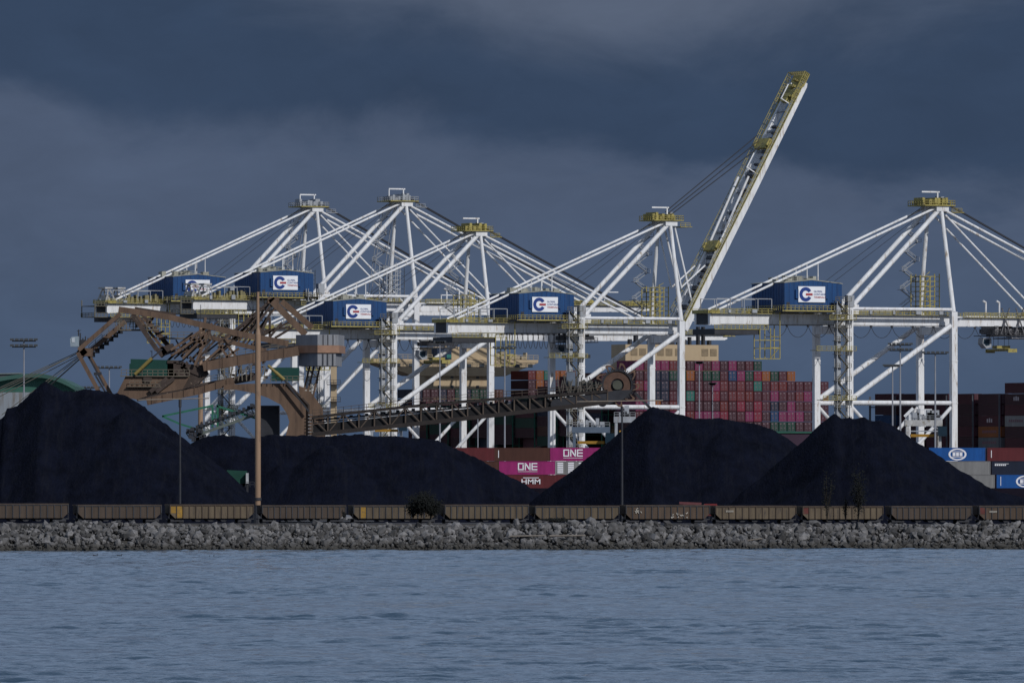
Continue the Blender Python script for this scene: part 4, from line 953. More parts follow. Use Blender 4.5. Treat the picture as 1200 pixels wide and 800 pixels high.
for a in ((28, 398.5, 1930, 'tall floodlight mast in front of the curved green roof', 2, 2.6, .26), (128, 430.5, 2300, 'floodlight mast seen through the brown stacker frame at the left', 1, 2.9, .28),
          (106, 454, 2600, 'distant low floodlight mast just above the tallest coal pile', 1, 2.7, .3), (1055, 403.5, 2140, 'tallest floodlight mast above the right coal pile with two rows of lamps', 2, 2.6, .3),
          (1096, 413.5, 2120, 'floodlight mast standing right of the two-tiered one, nearer the crane leg', 1, 2.8, .3), (1046, 428.5, 2330, 'shorter floodlight mast left of the two-tiered one', 1, 2.2, .3),
          (591.5, 407.5, 2260, 'floodlight mast under the girder of the raised crane', 1, 2.7, .27), (515.5, 401, 2300, 'thin light mast in front of the beige bridge tower', 1, 1.2, .24),
          (819.5, 425, 2330, 'thin light mast in front of the container stack, taller one of two', 1, .8, .25), (835, 450, 2400, 'thin light mast in front of the container stack, shorter one of two', 1, .7, .22),
          (560, 470, 2080, 'slender pole under the conveyor boom left of the green stacks', 1, .6, .2), (648, 470, 2090, 'slender pole under the conveyor boom above the brown container', 1, .6, .2)): lamp_mast(*a)
def mast(px, y0, y1, Y, r0, r1, label, knee=None):
    r0 *= .88; r1 *= .88
    x = PX(px, Y); zb = 3.6; r = empty('steel_mast', (x, Y, zb), label, 'mast')
    zk = ZY(knee, Y) if knee else None
    if knee: MB().tube((x, Y, zb), (x, Y, zb+3.6), 1.0, .8, 14).build('foundation', DARK, r); zb += 3.6
    m = MB(); m.tube((x, Y, zb), (x, Y, zk if zk else ZY(y0, Y)), r0, r0*.96, 16)
    m.build('lower_tube', RUSTP, r, smooth=False)
    if zk: MB().tube((x, Y, zk), (x, Y, zk+1.2), r0*.96, r1, 16, caps=False).tube((x, Y, zk+1.2), (x, Y, ZY(y0, Y)), r1, r1*.85, 14).build('upper_tube', RUSTP, r)
    m = MB(); m.tube((x, Y, ZY(y1, Y)), (x, Y, ZY(y1, Y)+.5), r0*1.25, n=16).tube((x, Y, ZY(y0, Y)), (x, Y, ZY(y0-24, Y)), .07, n=6); m.build('fittings', DARK, r)
mast(302.2, 342, 586, 1636, .62, .34, 'tallest brown steel mast standing in front of the stacker', 392)
mast(235, 381, 500, 1905, .62, .5, 'brown steel mast behind the stacker, shorter than the foreground one', 455)
def spray(px, ytop, Y, x0, x1, ya, label):
    x = PX(px, Y); r = empty('spray_pole', (x, Y, 3.6), label, 'pole')
    MB().tube((x, Y, 3.6), (x, Y, ZY(ytop, Y)), .24, .16, 8).tube((x, Y, ZY(ytop+9, Y)), (x, Y, ZY(ytop, Y)), .28, .28, 8).build('post', DARK, r)
spray(211, 468, 1640, 160, 250, 467, 'thin dark pole in front of the slope of the tallest coal pile')
spray(729, 476, 1650, 660, 780, 469.5, 'thin dark pole in front of the bucket wheel')
for xa, xb, ya, yb, lab in ((162, 245, 468.5, 466.5, 'thin pale pipe above the shoulder of the tallest coal pile'), (676, 777, 470.5, 469, 'thin pale pipe running under the bucket wheel')):
    Yp = 1770; tag(recenter(MB().tube(P(xa, ya, Yp), P(xb, yb, Yp), .11, n=6).build('water_pipe', mat('pipe_paint', (.26, .22, .18), .6))), lab, 'pipe')

# ------------------------------------------------------------------ brown stacker (left)
YS = 1800
st = empty('coal_stacker', P(230, 594, YS), 'brown stacker with slanting frame, cables, green cabin and grey counterweight', 'bulk machine')
def fr(name, segs, w, h, Y=YS, mt=RUST, par=st, dY=0, each=True):
    for (x0, y0, x1, y1) in segs:
        MB().beam(P(x0, y0, Y), P(x1, y1, Y+dY), w, h).build(name, mt, par)
A_, Bk = YS-4, YS+4
fr('tie_beam', [(139, 362.5, 164, 366), (164, 366, 198, 371.5), (198, 371.5, 236, 380.5), (236, 380.5, 284, 392), (284, 392, 338, 402.5)], 1.0, 1.2, A_)
fr('tie_beam', [(158, 361.5, 206, 369)], .8, .7, Bk, RUSTD)
fr('front_arm', [(141, 367.5, 92, 410)], .8, .85, A_); fr('front_arm', [(147, 376.5, 103, 413.5)], .8, .95, Bk)
m = MB(); 
for k in range(7): t_ = k/7+.08; p = P(144-38*t_, 382+32*t_, Bk+.8); m.box(p.x-.5, p.x+.5, p.y-.3, p.y+.5, p.z-1.1, p.z)
m.build('cable_clamps', DARK, st)
m = MB(); m.rail(P(143, 377.5, Bk-1), P(104, 411, Bk-1), 1.1, 1.6, .1); m.build('arm_railing', mat('rail_paint_yellow_grey', (.15, .13, .10), .7), st)
fr('knee_plate', [(92, 412, 108, 413), (94, 409, 100, 416)], 6, 1.6, YS)
fr('down_strut', [(91, 413, 117.5, 462)], .75, .8, A_); fr('down_strut', [(103, 414, 130, 462)], .75, .8, Bk)
fr('down_strut_tie', [(110, 438, 119, 437.5)], .4, .6, YS, DARK)
fr('lattice_strut', [(102, 414, 122, 452), (112, 440, 125, 462)], .3, .35, YS, DARK)
# top cabin and its gear
MB().poly([P(82.5, 406, YS-2), P(82, 397, YS-2), P(84, 394.5, YS-2), P(92, 394, YS-2), P(92.5, 406, YS-2)], (0, 3, 0)).build('operator_cabin', mat('cabin_paint', (.25, .31, .36), .5), st)
MB().poly([P(84, 401, YS-2.1), P(84, 396, YS-2.1), P(87.5, 395.5, YS-2.1), P(87.5, 401, YS-2.1)], (0, .07, 0)).build('cabin_window', mat('cabin_glass', (.5, .55, .6), .3), st)
m = MB()
for x, y0, y1 in ((94, 406, 390), (97, 406, 396), (100, 404, 394), (103, 403, 396), (92, 395, 386)): m.beam(P(x, y0, YS), P(x, y1, YS), .25, .25)
m.box(PX(94, YS), PX(99, YS), YS-1, YS+1, ZY(404, YS), ZY(398, YS)); m.beam(P(90, 388, YS), P(95, 387, YS), .12, .12); m.build('winch_gear', DARK, st)
for k, (x0, y0, x1, y1) in enumerate(((92, 412, -12, 459.5), (90, 414.5, -12, 466), (93, 416, -12, 470.5), (95, 417, 0, 493), (97, 414, 2, 486), (93, 413, -12, 462), (94, 420, 58, 452))):
    MB().tube(P(x0, y0, YS+(-1)**k*2), P(x1, y1, YS+(-1)**k*2+6), .085 if k < 6 else .14, n=6).build('stay_cable', mat('cable_steel', (.17, .16, .13), .5), st)
# stacking boom the cables lead to (runs out of the photo behind the tallest pile)
MB().beam(P(150, 500, YS+8), P(-60, 506, YS+8), 3, 2.2).build('stacking_boom', RUSTD, st)
# mast from the apex down to the slewing deck
fr('mast_leg', [(155, 368, 184, 410)], .8, .95, A_, RUSTD); fr('mast_leg', [(169, 372, 198, 406)], .8, .95, Bk, RUST); fr('mast_leg', [(161, 370, 191, 409)], .5, .55, YS, RUST)
fr('mast_lattice', [(165, 368, 176, 378), (180, 372, 172, 382), (176, 384, 186, 382), (182, 392, 192, 388), (186, 398, 196, 394), (158, 366, 160, 384), (152, 372, 170, 383), (181, 366, 178, 375)], .35, .45, YS, RUSTD)
m = MB(); m.box(PX(138, YS), PX(186, YS), YS-3, YS+3, ZY(387.5, YS), ZY(386, YS)); m.rail(P(138, 386, YS-3), P(186, 386, YS-3), 1.2, 1.1, .12); m.rail(P(138, 381, YS-3), P(160, 381, YS-3), 1.2, 1.1, .12)
for k in range(6): m.beam(P(140+k*8, 387, YS-3), P(140+k*8, 376+k%2*3, YS-3), .18, .18)
m.build('apex_walkway', mat('rail_paint_yellow_grey', (.15, .13, .10)), st)
fr('mast_hinge', [(190, 412, 204, 407), (187, 408, 193, 416)], 6, 1.7, YS, RUSTD)
# rising lattice to the right
fr('backstay_beam', [(200, 410, 222, 396), (222, 396, 249, 379), (205, 414, 232, 395), (214, 420, 243, 390), (237, 398, 241, 372), (228, 428, 246, 388), (222, 396, 242, 403)], .45, .5, A_, RUST)
fr('backstay_beam', [(208, 404, 228, 393), (212, 418, 236, 386), (222, 424, 252, 392), (195, 424, 218, 402), (232, 420, 262, 388)], .4, .45, Bk, RUSTD)
fr('long_tie', [(232, 392, 262, 399), (262, 399, 312, 411)], .8, .9, Bk, RUST)
fr('short_brace', [(256, 402, 268, 421), (262, 398, 276, 417), (200, 416, 240, 404), (236, 428, 262, 404), (258, 424, 280, 408)], .4, .45, YS-2, RUST)
fr('backstay_beam', [(196, 414, 226, 390), (204, 420, 228, 400), (210, 426, 240, 398), (226, 404, 256, 376), (218, 412, 250, 384), (240, 414, 268, 392), (246, 420, 274, 398)], .3, .35, YS, RUSTD)
fr('lattice_tie', [(222, 394, 226, 412), (232, 388, 236, 404), (214, 402, 220, 420), (200, 410, 215, 408), (244, 384, 250, 400), (206, 398, 214, 412)], .25, .3, YS, RUSTD)
m = MB(); m.box(PX(186, YS), PX(245, YS), YS+1, YS+4, ZY(397, YS), ZY(395.5, YS)); m.rail(P(186, 395.5, YS+1), P(245, 395.5, YS+1), 1.1, 1.2, .1); m.build('mid_walkway', mat('rail_paint_yellow_grey', (.15, .13, .10)), st)
# slewing deck with the green cabin
MB().poly([P(136, 463, YS-5), P(147, 441, YS-5), P(222, 441, YS-5), P(214, 456, YS-5), P(178, 462, YS-5), P(160, 468, YS-5)], (0, 10, 0)).build('slewing_deck', RUST, st)
m = MB(); m.rail(P(142, 440.5, YS-5.5), P(222, 440.5, YS-5.5), 1.3, 1.0, .11); m.rail(P(152, 453, YS-5.8), P(188, 453, YS-5.8), 1.2, 1.0, .1); m.box(PX(142, YS), PX(222, YS), YS-5.6, YS-5.05, ZY(441.5, YS), ZY(440.5, YS)); m.box(PX(150, YS), PX(190, YS), YS-5.9, YS-5.05, ZY(453.7, YS), ZY(453, YS)); m.build('deck_railing', mat('rail_paint_yellow_grey', (.15, .13, .10)), st)
fr('deck_brace', [(176, 459, 196, 443), (183, 459, 204, 443)], .5, .8, YS-5.6, RUSTD)
MB().tube(P(173, 444, YS-5.4), P(173, 444, YS-5.05), .9, n=16).build('deck_hatch', RUSTD, st)
MB().poly([P(153, 440, YS-3), P(153, 420.5, YS-3), P(205, 422, YS-3), P(205, 440, YS-3)], (0, 7, 0)).build('green_cabin', GREEN, st)
MB().poly([P(151.5, 440, YS-3.4), P(151.5, 426, YS-3.4), P(153, 426, YS-3.4), P(153, 440, YS-3.4)], (0, 4, 0)).build('cabin_porch', GREEN, st)
MB().tube(P(158, 438.5, YS-5.8), P(166, 431, YS-5.8), .34, n=10).tube(P(166, 431, YS-5.8), P(178, 419.5, YS-5.8), .36, n=12).build('luffing_ram', STEELY, st)
fr('ram_rod', [(177, 420.5, 190, 409)], .3, .3, YS-5.8, DARK)
MB().tube(P(178, 420, YS-4), P(178, 411.5, YS-4), .08, n=5).box(PX(177, YS), PX(179.5, YS), YS-4.3, YS-3.8, ZY(412.3, YS), ZY(411.3, YS)).build('deck_lamp', DARK, st)
fr('deck_truss', [(196, 424, 214, 424), (205, 424, 205, 440), (214, 424, 222, 440), (220, 424, 205, 440), (222, 418, 240, 436), (212, 430, 236, 440), (230, 424, 240, 418)], .5, .6, YS-3, RUSTD)
MB().poly([P(196, 441, YS-3), P(196, 424, YS-3), P(240, 428, YS-3), P(244, 438, YS-3), P(232, 450, YS-3), P(214, 456, YS-3)], (0, 5, 0)).build('turntable_head', RUSTD, st)
# counterweight boom and counterweight
fr('counterweight_boom', [(238, 429.5, 350, 411)], 1.2, 1.9, A_, RUST); fr('counterweight_boom', [(238, 427.5, 350, 409.5)], 1.2, 1.7, Bk, RUSTD)
m = MB()
for k in range(6): x = 243+k*18; y = 429.3-(x-238)*.165; m.beam(P(x, y-6, A_-.56), P(x, y+6, A_-.56), .3, .15)
m.build('boom_stiffener', RUST, st)
m = MB(); m.rail(P(240, 423.5, Bk), P(345, 405, Bk), 1.1, 1.6, .1); m.build('boom_railing', mat('rail_paint_yellow_grey', (.15, .13, .10)), st)
cw = empty_part('counterweight', st)
def cwb(n, yt0, yt1, mt, off=0):
    x0, xm, x1 = PX(347-off, YS), PX(373, YS), PX(397+off, YS); y0 = YS-7; 
    m = MB(); zt, zb = ZY(yt0, YS), ZY(yt1, YS)
    m.poly([(x0-.0, y0+5, zb), (xm, y0-off*.1, zb), (x1, y0+2, zb), (x1+1, y0+14, zb), (x0+1, y0+15, zb)], (0, 0, zt-zb)); m.build(n, mt, cw)
cwb('upper_block', 392.5, 404.9, CONC); cwb('band', 405, 413.8, mat('band_paint', (.27, .16, .11), .6, .2, .6), 1.2); cwb('lower_block', 413.9, 429, CONC, -3)
m = MB()
for x in (379.5, 385, 391):
    for (ya, yb_) in ((392.7, 404.7), (414.2, 428.8)):
        t_ = (x-373)/24; xx = PX(x, YS); yy = YS-7+2*t_-.12; m.box(xx-.08, xx+.08, yy, yy+.1, ZY(yb_, YS), ZY(ya, YS))
m.build('block_joint', DARK, cw)
fr('service_ladder', [(363, 429, 354, 466), (375, 429, 366, 468), (368, 429, 359, 466)], .38, .38, YS-1, RUST)
fr('service_ladder_rung', [(361, 441, 372, 442), (357, 457, 370, 458), (361, 441, 369, 457)], .25, .25, YS-1, mat('rung_paint', (.4, .38, .35), .6))

# ------------------------------------------------------------------ bucket-wheel reclaimer (right)
YR = 1840
rc = empty('bucket_wheel_reclaimer', P(345, 594, YR), 'brown bucket-wheel reclaimer with a long lattice boom over the low coal pile', 'bulk machine')
def rf(name, segs, w, h, Y=YR, mt=RUST, dY=0):
    for (x0, y0, x1, y1) in segs: MB().beam(P(x0, y0, Y), P(x1, y1, Y+dY), w, h).build(name, mt, rc)
m = MB()
outl = [(262, 451), (289, 449.5), (338, 449), (361, 474), (361, 520), (331, 520), (336, 506), (339, 494), (336, 484), (329, 474), (314, 466), (296, 460), (276, 456.5), (262, 457)]
m.poly([P(x, y, YR-4) for x, y in outl], (0, 1.2, 0)); m.build('portal_frame', RUST, rc)
m = MB(); m.poly([P(x, y, YR+5) for x, y in [(350, 452), (362, 456), (378, 478), (382, 520), (356, 520), (352, 480)]], (0, 1.2, 0)); m.build('portal_frame', RUST, rc)
MB().beam(P(337, 448.4, YR-4.2), P(361.6, 474, YR-4.2), .7, .35).build('portal_flange', RUSTD, rc)
MB().beam(P(361.8, 474, YR-4.2), P(361.8, 520, YR-4.2), .7, .35).build('portal_flange', RUSTD, rc)
m = MB(); 
for k in range(9): m.beam(P(361, 486+k*4, YR-5), P(367, 486+k*4, YR-5), .12, .12)
m.build('portal_ladder', WGREY, rc)
MB().poly([P(302, 512, YR), P(302, 475, YR), P(327, 475, YR), P(327, 512, YR)], (0, 7, 0)).build('electrical_room', DARK, rc)
MB().poly([P(318, 446, YR-3), P(318, 430.5, YR-3), P(350, 430.5, YR-3), P(350, 446, YR-3)], (0, 6, 0)).build('green_cabin', GREEN, rc)
m = MB(); m.rail(P(304, 448, YR-5), P(356, 448, YR-5), 1.3, 1.1, .12); m.build('deck_railing', mat('rail_paint_yellow_grey', (.15, .13, .10)), rc)
MB().tube(P(314, 428, YR-5.5), P(323, 436, YR-5.5), .3, n=8).tube(P(323, 436, YR-5.5), P(333, 445, YR-5.5), .36, n=10).build('luffing_ram', STEELY, rc)
rf('ram_rod', [(333, 445, 362, 482)], .35, .35, YR-5.5, DARK)
rf('counter_boom', [(172, 470.5, 232, 458), (232, 458, 274, 446)], 1.0, 1.5, YR-3, RUST); rf('counter_boom', [(160, 466, 232, 454), (232, 454, 300, 441)], 1.0, 1.5, YR+5, RUSTD)
m = MB()
for k in range(8): x = 178+k*12.5; y = 469.3-(x-178)*.235; m.beam(P(x, y-4, YR-3.56), P(x, y+4, YR-3.56), .22, .1)
m.build('boom_stiffener', RUST, rc)
m = MB(); m.rail(P(232, 450, YR+2), P(300, 437, YR+2), 1.2, 1.3, .1); m.build('boom_railing', mat('rail_paint_yellow_grey', (.15, .13, .10)), rc)
# mast: crossing members that lean to the upper right, apex by the foreground mast
rf('mast_member', [(262, 396, 296, 372), (270, 402, 312, 356), (283, 404, 322, 352), (246, 424, 300, 372), (255, 414, 284, 386), (300, 402, 318, 364), (312, 400, 330, 378)], .42, .5, YR-3, RUSTD)
rf('mast_member', [(258, 402, 290, 378), (266, 406, 304, 366), (278, 402, 318, 352), (288, 404, 326, 356), (250, 420, 292, 384), (296, 404, 312, 372)], .32, .38, YR+1, RUST)
rf('mast_tie', [(270, 392, 282, 398), (282, 380, 296, 388), (294, 368, 308, 376), (304, 360, 318, 366), (276, 388, 288, 378), (288, 376, 300, 366), (300, 366, 312, 358), (306, 392, 322, 384)], .28, .3, YR-1, RUSTD)
rf('mast_member', [(272, 390, 305, 362), (290, 396, 316, 350), (262, 410, 300, 380), (304, 395, 345, 374), (316, 372, 316, 405), (308, 388, 340, 383), (322, 396, 352, 378)], .42, .5, YR+4, RUSTD)
rf('mast_head', [(314, 352, 327, 352), (318, 350, 322, 358)], 4, 1.3, YR, RUST)
rf('rear_stay_beam', [(319, 353, 358, 392)], 1.0, 1.35, YR-3, RUST); rf('rear_stay_beam', [(330, 353, 366, 384)], 1.0, 1.2, YR+4, RUST)
rf('thin_stay', [(286, 338, 296, 356), (304, 340, 312, 362), (318, 342, 306, 372), (288, 352, 302, 376)], .14, .14, YR, DARK)
m = MB(); rr = random.Random(5)
for k in range(22):
    x = rr.uniform(262, 312); y = rr.uniform(424, 446); w_ = rr.uniform(1, 5); m.box(PX(x, YR), PX(x+w_, YR), YR-2, YR+rr.uniform(-1, 3), ZY(y, YR), ZY(y-rr.uniform(1, 5), YR))
m.build('slewing_machinery', RUSTD, rc)
m = MB()
for k in range(10): x = 264+k*5; m.beam(P(x, 446, YR-2.5), P(x+rr.uniform(-2, 6), 428+rr.uniform(-3, 3), YR-2.5), .2, .22)
m.build('slewing_lattice', mat('rail_paint_yellow_grey', (.15, .13, .10)), rc)
# lattice boom to the wheel
bm = empty_part('wheel_boom', rc)
def tp(t_, up, Y): # along the boom
    x = 366+(712-366)*t_; yt = 489-36*t_**.9 if t_ < 1 else 455; yt = 489+(458-489)*t_ - 5*math.sin(math.pi*min(t_*1.1, 1))*.55
    yb_ = 509+(471-509)*t_+3*math.sin(math.pi*t_)*.3
    return P(x, yt if up else yb_, Y)
for Yb in (YR-5, YR-1.5):
    nseg = 19
    m = MB()
    for up in (True, False):
        for k in range(nseg): m.beam(tp(k/nseg, up, Yb), tp((k+1)/nseg, up, Yb), .55 if up else .7, .6 if up else .85)
    m.cur = 1
    for k in range(nseg+1): m.beam(tp(k/nseg, True, Yb), tp(k/nseg, False, Yb), .26, .26)
    for k in range(nseg):
        a, b2 = (True, False) if k > 5 else (k % 2 == 0, k % 2 == 1); m.beam(tp(k/nseg, a, Yb), tp((k+1)/nseg, b2, Yb), .2, .24)
    m.build('boom_truss', [mat('boom_chord_paint', (.026, .021, .020), .7, .3, .8), mat('boom_post_paint', (.085, .065, .052), .7, .3, .8)], bm)
m = MB()
for k in range(19): m.beam(tp(k/19, False, YR-3.2)+Vector((0, 0, 1.2)), tp((k+1)/19, False, YR-3.2)+Vector((0, 0, 1.2)), 2.6, 1.7)
m.build('belt_trough', mat('coal_dusted_steel', (.012, .012, .014), .8, .4, 1), bm); m = MB()
for k in range(38): p = tp(k/38, True, YR-3.2)+Vector((0, 0, -.7)); m.box(p.x-.35, p.x+.35, p.y-1.2, p.y+1.2, p.z-.3, p.z+.25)
m.beam(tp(0, True, YR-3.2)+Vector((0, 0, -.6)), tp(1, True, YR-3.2)+Vector((0, 0, -.9)), 1.6, .35)
m.build('idler_rollers', DARK, bm); m = MB()
for k in range(19): m.beam(tp(k/19, False, YR-3.2)+Vector((0, 0, 2.35)), tp((k+1)/19, False, YR-3.2)+Vector((0, 0, 2.35)), 1.8, .3)
m.build('belt_conveyor', DARK, bm)
m = MB(); a = tp(0, True, YR-6); 
for k in range(19): m.rail(tp(k/19, True, YR-5.6)+Vector((0, 0, .3)), tp((k+1)/19, True, YR-5.6)+Vector((0, 0, .3)), 1.15, 1.6, .1)
m.build('boom_railing', mat('boom_post_paint', (.085, .065, .052)), bm)
m = MB(); rr = random.Random(9)
for t_ in (.12, .14, .18, .25, .32, .33, .47, .62, .66, .7): p = tp(t_, True, YR-4)+Vector((0, 0, -rr.uniform(.8, 2.2))); m.tube(p, p+Vector((rr.uniform(.5, 1.6), 0, 0)), rr.uniform(.18, .36), n=8)
m.build('boom_lamp', mat('pale_fitting', (.5, .5, .52), .5), bm)
m = MB(); m.poly([P(648, 477, YR-5), P(650, 468, YR-5), P(720, 457.5, YR-5), P(742, 456.5, YR-5), P(730, 468, YR-5), P(712, 473.5, YR-5)], (0, 1.2, 0)); m.build('wheel_arm', DARK, bm)
MB().tube(P(652, 474, YR-5.2), P(652, 474, YR-1), 1.2, n=16).build('return_drum', DARK, bm); MB().tube(P(706, 471, YR-5.2), P(706, 471, YR-1), 1.0, n=14).build('return_drum', DARK, bm)
m = MB(); rr = random.Random(11)
for k in range(46):
    x = rr.uniform(660, 712); y = 462-(x-660)*.1; hgt = rr.uniform(3, 20)*(1-.5*abs(x-672)/40); w_ = rr.uniform(.15, .9); p = P(x, y, YR-4+rr.random()*4); m.box(p.x, p.x+w_, p.y, p.y+.6, p.z, p.z+hgt/5.6)
for k in range(16):
    x = rr.uniform(655, 705); p = P(x, 460, YR-4.5); m.beam(p, P(x+rr.uniform(-8, 10), 460-rr.uniform(8, 22), YR-4), .16, .16)
m.build('wheel_drive_gear', mat('oily_steel', (.10, .095, .085), .7, .4, 1), bm)
MB().box(PX(664, YR), PX(674, YR), YR-3, YR, ZY(452, YR), ZY(436, YR)).build('drive_cabin', mat('cabin_blue_grey', (.12, .15, .20), .6), bm)
# the wheel: annular web, toothed rim, curved buckets
wc = P(723.5, 451, YR-3.6); wh = empty_part('bucket_wheel', rc)
def ring(m, r0, r1, y0, y1, n=48, a0=0, a1=2*math.pi):
    for k in range(n):
        t0 = a0+(a1-a0)*k/n; t1 = a0+(a1-a0)*(k+1)/n
        q = [(wc.x+math.cos(t)*r_, wc.y+y0, wc.z+math.sin(t)*r_) for t, r_ in ((t0, r0), (t0, r1), (t1, r1), (t1, r0))]; m.poly(q[::-1], (0, y1-y0, 0))
    return m
WH = mat('wheel_steel', (.11, .062, .045), .75, .35, .8, (.08, .05, .04), .35)
ring(MB(), 1.35, 2.9, -.6, .6).build('wheel_web', WH, wh)
MB().tube(wc+Vector((0, -.2, 0)), wc+Vector((0, .3, 0)), 1.5, n=24).build('wheel_disc', DARK, wh)
m = MB(); ring(m, 2.9, 3.25, -.9, .9)
for k in range(54): t_ = 2*math.pi*k/54; c = Vector((wc.x+math.cos(t_)*3.25, wc.y, wc.z+math.sin(t_)*3.25)); d_ = Vector((math.cos(t_), 0, math.sin(t_))); m.beam(c+Vector((0,-.9,0)), c+d_*.42+Vector((0,-.9,0)), .16, .2)
m.build('toothed_rim', DARK, wh)
MB().tube(wc+Vector((0, -1.1, 0)), wc+Vector((0, 1, 0)), 1.0, n=18).build('hub', mat('hub_paint', (.07, .075, .06), .7), wh)
BK = mat('bucket_steel', (.14, .085, .06), .75, .35, .9, (.1, .07, .05), .3)
for k in range(9):
    t_ = R(18+40*k); m = MB(); n = 5; e = []
    for q in range(n+1):
        f_ = q/n; a_ = t_+R(26)*f_; r_ = 3.3+1.35*math.sin(math.pi*f_*.62)*1.0; e.append((a_, r_))
    pts = [(wc.x+math.cos(a)*r_, wc.y-1.1, wc.z+math.sin(a)*r_) for a, r_ in e]; inn = [(wc.x+math.cos(a)*(r_-.42 if 0 < i < n else 3.15), wc.y-1.1, wc.z+math.sin(a)*(r_-.42 if 0 < i < n else 3.15)) for i, (a, r_) in enumerate(e)]
    for q in range(n): m.poly([pts[q], pts[q+1], inn[q+1], inn[q]], (0, 2.2, 0))
    m.build('bucket', BK, wh)
m = MB(); m.beam(P(744, 460, YR-2), P(764, 480, YR-2), .5, .55); m.build('wheel_chute', DARK, rc)

# ------------------------------------------------------------------ green field conveyor and transfer house
YG = 1900; gc = empty('field_conveyor', P(255, 594, YG), 'inclined green conveyor truss between the piles under the stacker', 'conveyor')
GT = mat('green_steel', (.02, .12, .075), .6, .25, .8)
m = MB(); m.beam(P(218, 507, YG), P(300, 476, YG), .5, .5).beam(P(222, 513, YG), P(304, 484, YG), .5, .6)
for k in range(15): t_ = k/14; m.beam(P(218+82*t_, 507-31*t_, YG), P(222+82*t_, 513-29*t_, YG), .22, .22); m.beam(P(218+82*t_, 507-31*t_, YG), P(226+82*min(t_+.05, 1), 512-29*min(t_+.05, 1), YG), .16, .16)
m.build('truss', mat('conveyor_grey', (.10, .12, .11), .7), gc)
m = MB()
for k in range(16): t_ = k/15; p = P(220+82*t_, 505-31*t_, YG-.8); m.box(p.x-.3, p.x+.3, p.y, p.y+2, p.z-.3, p.z+.5)
m.build('idler_rollers', DARK, gc)
m = MB(); m.beam(P(190, 487.5, YG), P(248, 475.5, YG), .42, .42).beam(P(190, 487.5, YG), P(212, 497, YG), .42, .42).beam(P(254, 475.5, YG), P(300, 490, YG), .42, .42).beam(P(212, 497, YG), P(232, 503, YG), .4, .4)
for x in (249, 255): m.beam(P(x, 474, YG), P(x, 500, YG), .42, .42)
m.beam(P(248, 476, YG), P(256, 499, YG), .2, .2).beam(P(256, 476, YG), P(248, 499, YG), .2, .2); m.build('support_frame', GT, gc)
m = MB(); rr = random.Random(3)
for k in range(14): x = rr.uniform(216, 238); y = rr.uniform(506, 520); m.box(PX(x, YG), PX(x+rr.uniform(2, 6), YG), YG-2, YG+1, ZY(y, YG), ZY(y-rr.uniform(2, 7), YG))
for k in range(8): x = rr.uniform(290, 302); y = rr.uniform(478, 490); m.box(PX(x, YG), PX(x+rr.uniform(1, 4), YG), YG-2, YG+1, ZY(y, YG), ZY(y-rr.uniform(2, 6), YG))
m.build('drive_head', DARK, gc)
th = empty('transfer_house', P(284, 600, 1728), 'small green hopper house at the foot of the tallest coal pile', 'building')
MB().poly([P(266, 550.5, 1728), P(289, 551.5, 1728), P(289, 566, 1728), P(266, 568, 1728)], (0, 4, 0)).build('hopper', mat('hopper_green', (.006, .05, .036), .6), th)
MB().box(PX(288.5, 1728), PX(291.5, 1728), 1726.5, 1727.9, ZY(566, 1728), ZY(554, 1728)).build('white_panel', mat('hopper_panel', (.4, .42, .44), .6), th)
m = MB(); m.beam(P(283, 567, 1728), P(283, 598, 1728), .4, .4).beam(P(290, 566, 1728), P(290, 598, 1728), .4, .4).rail(P(288, 570.5, 1667), P(298, 570.5, 1667), 1, .8, .1); m.build('support_frame', DARK, th)

# ------------------------------------------------------------------ yard machines between the crane legs
def carrier(px0, px1, ytop, Y, col, label):
    r = empty('straddle_carrier', P((px0+px1)/2, 594, Y), label, 'straddle carrier', group='straddle carriers on the quay')
    zt = ZY(ytop, Y); x0, x1 = PX(px0, Y), PX(px1, Y)
    for x in (x0, x1):
        for y in (Y-2.5, Y+2.5): MB().beam((x, y, 5), (x, y, zt), .55, .7).build('leg', col, r)
        m = MB()
        for k in range(4): m.tube((x-.3, Y-3+k*2, 4.9), (x+.3, Y-3+k*2, 4.9), .7, n=12)
        m.build('wheels', DARK, r)
    m = MB(); m.box(x0-.6, x1+.6, Y-2.9, Y-2.2, zt-1.5, zt).box(x0-.6, x1+.6, Y+2.2, Y+2.9, zt-1.5, zt).box(x0-.5, x0+.4, Y-2.2, Y+2.2, zt-1.2, zt-.2).box(x1-.4, x1+.5, Y-2.2, Y+2.2, zt-1.2, zt-.2); m.build('top_frame', col, r)
    m = MB(); m.rail((x0-.5, Y-2.9, zt), (x1+.5, Y-2.9, zt), 1.1, 1.3, .1)
    g = random.Random(int(px0))
    for k in range(7): xx = g.uniform(x0, x1-1.5); m.box(xx, xx+g.uniform(.4, 1.6), Y-2, Y+1, zt, zt+g.uniform(.6, 2.8))
    m.build('machinery_deck', WGREY, r)
    MB().poly([(x1-.6, Y-4.4, zt-4), (x1+1.6, Y-4.4, zt-4), (x1+1.6, Y-4.4, zt-1.6), (x1-.6, Y-4.4, zt-1.6)], (0, 1.4, 0)).build('cab', GLASS, r)
    MB().box(x0+.8, x1-.8, Y-1.6, Y+1.6, zt-4.2, zt-3.5).build('spreader', mat('orange_paint', (.30, .16, .02), .6), r)
SBL = mat('carrier_blue_grey', (.085, .115, .16), .6, .2, .5)
carrier(673, 712, 500, 2180, SBL, 'blue-grey straddle carrier between the raised crane legs and the peaked pile')
carrier(722, 742, 488, 2230, WGREY, 'grey straddle carrier partly hidden by the peaked pile under the wheel')
carrier(1063, 1101, 492, 2190, mat('worn_white_steel', (.42, .42, .42)), 'white straddle carrier behind the coal slope at the right crane')
carrier(436, 470, 487, 2300, WGREY, 'grey straddle carrier glimpsed behind the left end of the lattice boom')
